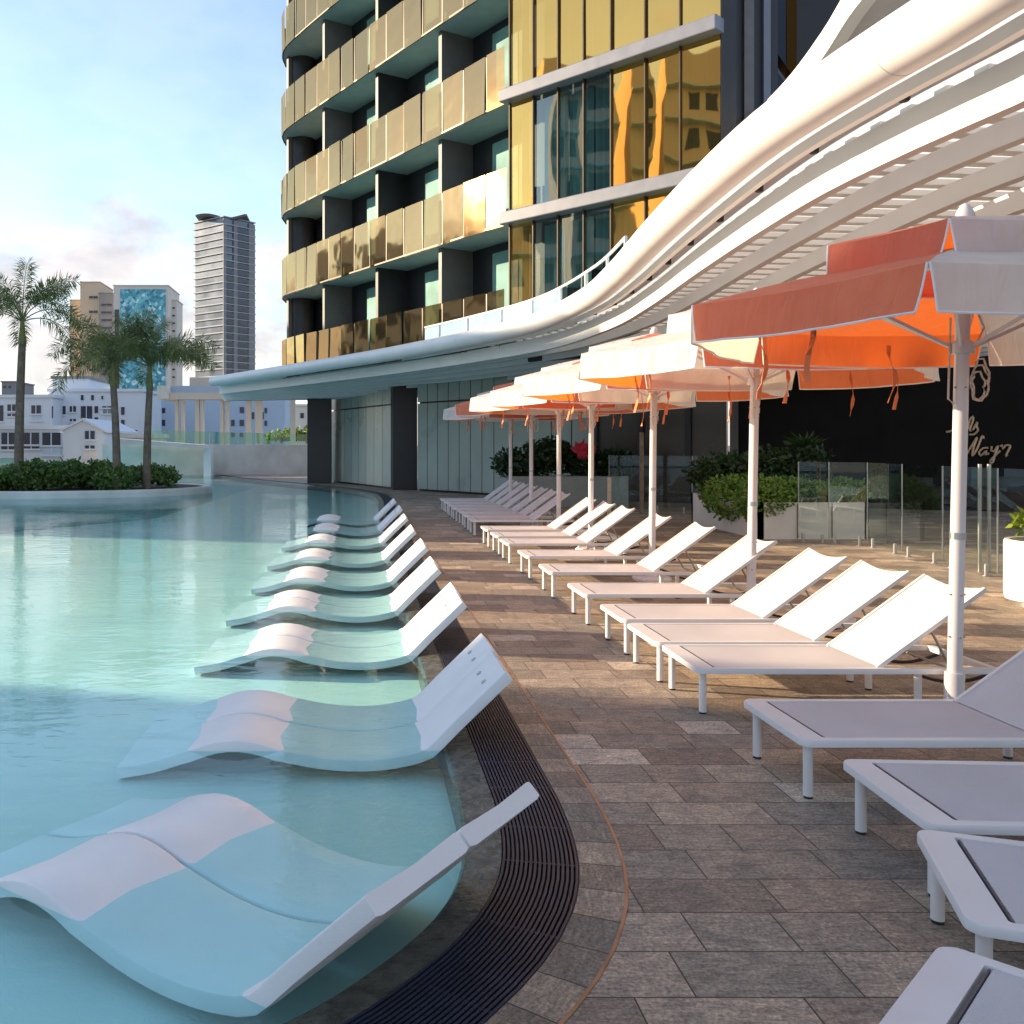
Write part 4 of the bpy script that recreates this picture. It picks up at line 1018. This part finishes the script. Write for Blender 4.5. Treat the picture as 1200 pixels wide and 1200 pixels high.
bldg('white_house', 'blue-white apartment block with small square windows left of the second palm', 'house', 58, 168, 459, 98, 9, M['plaster'], [(95, 98, 463, 469), (107, 110, 463, 469), (119, 121, 464, 468), (62, 66, 476, 494), (69, 77, 476, 486), (82, 89, 476, 483), (82, 89, 491, 494), (95, 108, 476, 494), (111, 115, 476, 484), (111, 115, 489, 498), (120, 131, 476, 478), (121, 131, 480, 485, 'towerwall'), (142, 146, 477, 486), (142, 146, 492, 499), (120, 124, 505, 520), (125, 129, 503, 512), (146, 161, 504, 510)])
bldg('long_building', 'long plain pale blue building with tiny dark windows behind the colonnade', 'building', 160, 334, 461, 112, 14, M['plasterb'], [(190, 193.5, 478, 484), (190, 193.5, 492, 499), (175, 178, 493, 498), (264, 267, 480, 484), (264, 267, 493, 498), (271, 275, 492, 499), (281, 286, 477, 484), (281, 286, 492, 499), (295, 298, 483, 491), (306, 309, 483, 491), (310, 313, 478, 484), (310, 313, 493, 499), (271, 275, 507, 512), (281, 285, 507, 512), (310, 313, 509, 513)])
bldg('white_house', 'warm white building seen between the colonnade and the black column', 'building', 330, 372, 476, 130, 10, M['plasterw'], [(336, 340, 484, 490), (352, 356, 484, 490)])
bldg('garage_wall', 'low grey garage wall with a dark doorway behind the island hedge', 'wall', 140, 178, 513, 68, 5, M['concrete'], [(146, 150, 526, 545), (152, 157, 526, 540, 'plasterb')])
bldg('distant_tower', 'small grey distant block on the skyline at the far left', 'building', 2, 18, 448, 210, 12, M['towerwall'], [(4, 7, 452, 455), (10, 13, 452, 455)])
bldg('tan_tower', 'sunlit tan tower with slit windows, left of the blue mosaic building', 'building', 94, 117, 331, 300, 16, M['tan'], [(104.5, 114.5, 347+17*i, 350+17*i) for i in range(9)])
bldg('tan_tower', 'lower stepped tan tower block at the left of the tan tower', 'building', 82, 96, 352, 304, 14, M['tan'], [(84, 87, 362+17*i, 365+17*i) for i in range(6)])
bldg('grey_tower', 'narrow grey-white block between the tan tower and the mosaic building', 'building', 116, 134, 344, 297, 10, M['towerwall'], [(119, 131, 356+9*i, 358.5+9*i) for i in range(12)])
mo = bldg('mosaic_tower', 'cream-framed tower whose front is a blue and white mosaic glass wall', 'building', 133, 197, 335, 290, 18, M['plasterw'], [])
q = MB(); Xa, Xb = gx(141, 290), gx(194, 290); q.box(((Xa+Xb)/2-mo.location.x, -9, (hz(339, 290)+3.2+hz(465, 290)+3.2)/2), (Xb-Xa, .5, hz(339, 290)-hz(465, 290))); q.build('mosaic_front', M['mosaic'], mo)
q = MB(); q.box((gx(137, 290)-mo.location.x, -9, 34), (gx(140, 290)-gx(135, 290), .4, 26)); q.build('window', M['window'], mo)
bldg('side_tower', 'narrow cream block at the right side of the mosaic building', 'building', 197, 207, 352, 296, 10, M['plasterw'], [(199, 205, 360+9*i, 362+9*i) for i in range(10)])
# tall dark tower
TY = 420; tc_ = (gx(262, TY), TY); lf = (gx(227, TY+13), TY+13); rt = (gx(299, TY+13), TY+13); bk = ((lf[0]+rt[0])-tc_[0], TY+26)
tt = thing('tall_tower', 'very tall grey tower with a stack of balcony slabs, alone on the skyline', 'skyscraper', (*tc_, -3.2))
def tl(p): return (p[0]-tc_[0], p[1]-tc_[1])
pl4 = [tl(tc_), tl(rt), tl(bk), tl(lf)]; ctr = (sum(p[0] for p in pl4)/4, sum(p[1] for p in pl4)/4)
def scl(f): return [(ctr[0]+(p[0]-ctr[0])*f, ctr[1]+(p[1]-ctr[1])*f) for p in pl4]
ztop = hz(253, TY)+3.2
m = MB(); m.prism(scl(.95), 0, ztop); m.build('wall', M['towerglass'], tt)
nfl = 33; fh = ztop/nfl
for i in range(1, nfl+1):
    m = MB(); m.prism(scl(1.02), i*fh-.35, i*fh+.15); m.build('balcony_slab', M['towerslab'], tt)
    if 6 < i < nfl:
        # dark loggia openings on the right face
        a, b = pl4[0], pl4[1]
        for f0, f1 in ((.10, .32), (.45, .80)):
            q = MB(); p0 = (a[0]+(b[0]-a[0])*f0, a[1]+(b[1]-a[1])*f0-.3); p1 = (a[0]+(b[0]-a[0])*f1, a[1]+(b[1]-a[1])*f1-.3)
            if i < 40 and not (f0 < .2 and i > 27): q.wallseg(p0, p1, .5, i*fh-fh+.4, i*fh-.9); q.build('window', M['window'], tt)
m = MB(); a, b = pl4[0], pl4[1]
for f0, f1 in ((.0, .10), (.32, .45), (.80, 1.0)):
    p0 = (a[0]+(b[0]-a[0])*f0, a[1]+(b[1]-a[1])*f0-.15); p1 = (a[0]+(b[0]-a[0])*f1, a[1]+(b[1]-a[1])*f1-.15); m.wallseg(p0, p1, .4, 0, ztop-1)
m.build('pier', M['towerwall'], tt)
m = MB(); c_ = scl(.8); 
for i in range(24):
    f = i/24; m.box((c_[3][0]+(c_[1][0]-c_[3][0])*f+.4, ctr[1]-2, ztop+.6+.9*math.sin(f*3.14*2.2+.4)), (1.4, 16, .8))
m.build('crown', M['roof'], tt)
m = MB(); m.box((-3, -3, hz(455, TY)+3.2), (22, 8, 9)); m.build('podium', M['plasterw'], tt)
o = bxp(222, 300, 443, 470, 330, 12, 'podium_block', M['plasterw']); tag(o, 'pale low block at the foot of the tall tower', 'building')

# ------------------------------------------------------------------ unseen buildings at left, placed and sized to shade near and far deck
def block(label, x0, x1, y0, y1, h):
    t = thing('shading_block', label, 'building', ((x0+x1)/2, (y0+y1)/2, -3.2), group='unseen buildings placed for shade beyond the left side of the pool')
    m = MB(); m.box((0, 0, h/2), (x1-x0, y1-y0, h)); m.build('wall', M['plasterw'], t)
    n_ = int((y1-y0)/3.2); nf_ = int(h/3.3)
    for fl in range(nf_):
        for i in range(n_):
            q = MB(); y = -(y1-y0)/2+1.6+i*3.2; q.box(((x1-x0)/2, y, 1.9+fl*3.3), (.12, 1.9, 1.7)); q.build('window', M['window'], t)
        q = MB(); q.box(((x1-x0)/2+.5, 0, fl*3.3+3.2), (1.0, y1-y0, .2)); q.build('balcony_slab', M['plaster'], t)
SUNAZ = R(15)
sd = Vector((-math.cos(SUNAZ), math.sin(SUNAZ)))    # towards the sun, plan
def edgeY(x, y, X): return y + (X-x)/sd.x*sd.y
ya = edgeY(.3, 6.55, -44); yb = edgeY(1.7, 20.3, -44)  # edges follow the shade lines; tower heights also suit the gold panes' reflections
block('tall slim unseen cream shading tower left of the pool, beyond the deck loungers', -56, -44, ya-6.4, ya, 35)
block('low unseen cream shading block wedged between two taller ones left of the pool', -56, -44.2, ya-8.6, ya-6.45, 19)
block('broad unseen cream shading tower left of the pool, nearest to the camera', -56, -44, ya-34, ya-8.65, 36)
block('lower unseen cream shading block left of the pool, farthest from the camera', -56, -44, yb, yb+26, 22)

# ------------------------------------------------------------------ sky and sun
EL = R(16)
w = bpy.data.worlds.new('World'); scene.world = w; w.use_nodes = True; nt = w.node_tree; nt.nodes.clear(); L = nt.links
out = N(nt, 'ShaderNodeOutputWorld'); bg = N(nt, 'ShaderNodeBackground'); bg.inputs['Strength'].default_value = .14
sky = N(nt, 'ShaderNodeTexSky'); sky.sky_type = 'NISHITA'; sky.sun_disc = False; sky.sun_elevation = EL
sky.sun_rotation = math.atan2(sd.x, sd.y); sky.air_density = 1.0; sky.dust_density = .1; sky.ozone_density = 1.5
tc = N(nt, 'ShaderNodeTexCoord'); sx = N(nt, 'ShaderNodeSeparateXYZ'); L.new(tc.outputs['Generated'], sx.inputs[0])
mp = N(nt, 'ShaderNodeMapping'); mp.inputs['Scale'].default_value = (1, 1, 1.9); mp.inputs['Location'].default_value = (.9, .4, .7); L.new(tc.outputs['Generated'], mp.inputs['Vector'])
cn1 = N(nt, 'ShaderNodeTexNoise'); cn1.inputs['Scale'].default_value = 5.2; cn1.inputs['Detail'].default_value = 9; cn1.inputs['Roughness'].default_value = .56; cn1.inputs['Distortion'].default_value = .25
L.new(mp.outputs[0], cn1.inputs['Vector'])
mz = N(nt, 'ShaderNodeMapRange'); mz.inputs['From Min'].default_value = .02; mz.inputs['From Max'].default_value = .30; mz.inputs['To Min'].default_value = .19; mz.inputs['To Max'].default_value = -.13
L.new(sx.outputs['Z'], mz.inputs['Value'])
ad = N(nt, 'ShaderNodeMath', operation='ADD'); L.new(cn1.outputs['Fac'], ad.inputs[0]); L.new(mz.outputs[0], ad.inputs[1])
cf = N(nt, 'ShaderNodeMapRange'); cf.inputs['From Min'].default_value = .47; cf.inputs['From Max'].default_value = .62; cf.inputs['To Min'].default_value = .2; cf.inputs['To Max'].default_value = .9; L.new(ad.outputs[0], cf.inputs['Value'])
mix = N(nt, 'ShaderNodeMix', data_type='RGBA'); L.new(cf.outputs[0], mix.inputs['Factor']); L.new(sky.outputs[0], mix.inputs['A']); 
cn2 = N(nt, 'ShaderNodeTexNoise'); cn2.inputs['Scale'].default_value = 11; cn2.inputs['Detail'].default_value = 6; L.new(mp.outputs[0], cn2.inputs['Vector'])
L.new(ramp(nt, cn2.outputs['Fac'], [(.34, (1.95, 1.85, 1.95)), (.56, (3.0, 2.65, 2.5))]), mix.inputs['B'])
L.new(mix.outputs['Result'], bg.inputs['Color']); L.new(bg.outputs[0], out.inputs[0])
sl = bpy.data.lights.new('sun', 'SUN'); sl.energy = 4.2; sl.angle = R(.5); sl.color = (1.0, .79, .53)
so = bpy.data.objects.new('sun', sl); COL.objects.link(so)
dirv = Vector((sd.x*math.cos(EL), sd.y*math.cos(EL), math.sin(EL))); so.rotation_euler = dirv.to_track_quat('Z', 'Y').to_euler(); so.location = (-20, 10, 20)

# ------------------------------------------------------------------ camera
cd = bpy.data.cameras.new('camera'); cam = bpy.data.objects.new('camera', cd); COL.objects.link(cam)
cam.location = (0, 0, EYE); cam.rotation_euler = (R(90), 0, 0)
cd.sensor_width = 36; cd.lens = 36*F/1200; cd.shift_x = (600-PX0)/1200; cd.shift_y = -(600-HY)/1200
cd.clip_end = 6000; cd.clip_start = .05
scene.camera = cam
scene.render.resolution_x = scene.render.resolution_y = 1024
scene.view_settings.view_transform = 'Standard'; scene.view_settings.look = 'None'; scene.view_settings.exposure = 1.36
try:
    scene.cycles.transparent_max_bounces = 20; scene.cycles.max_bounces = 8
except Exception: pass
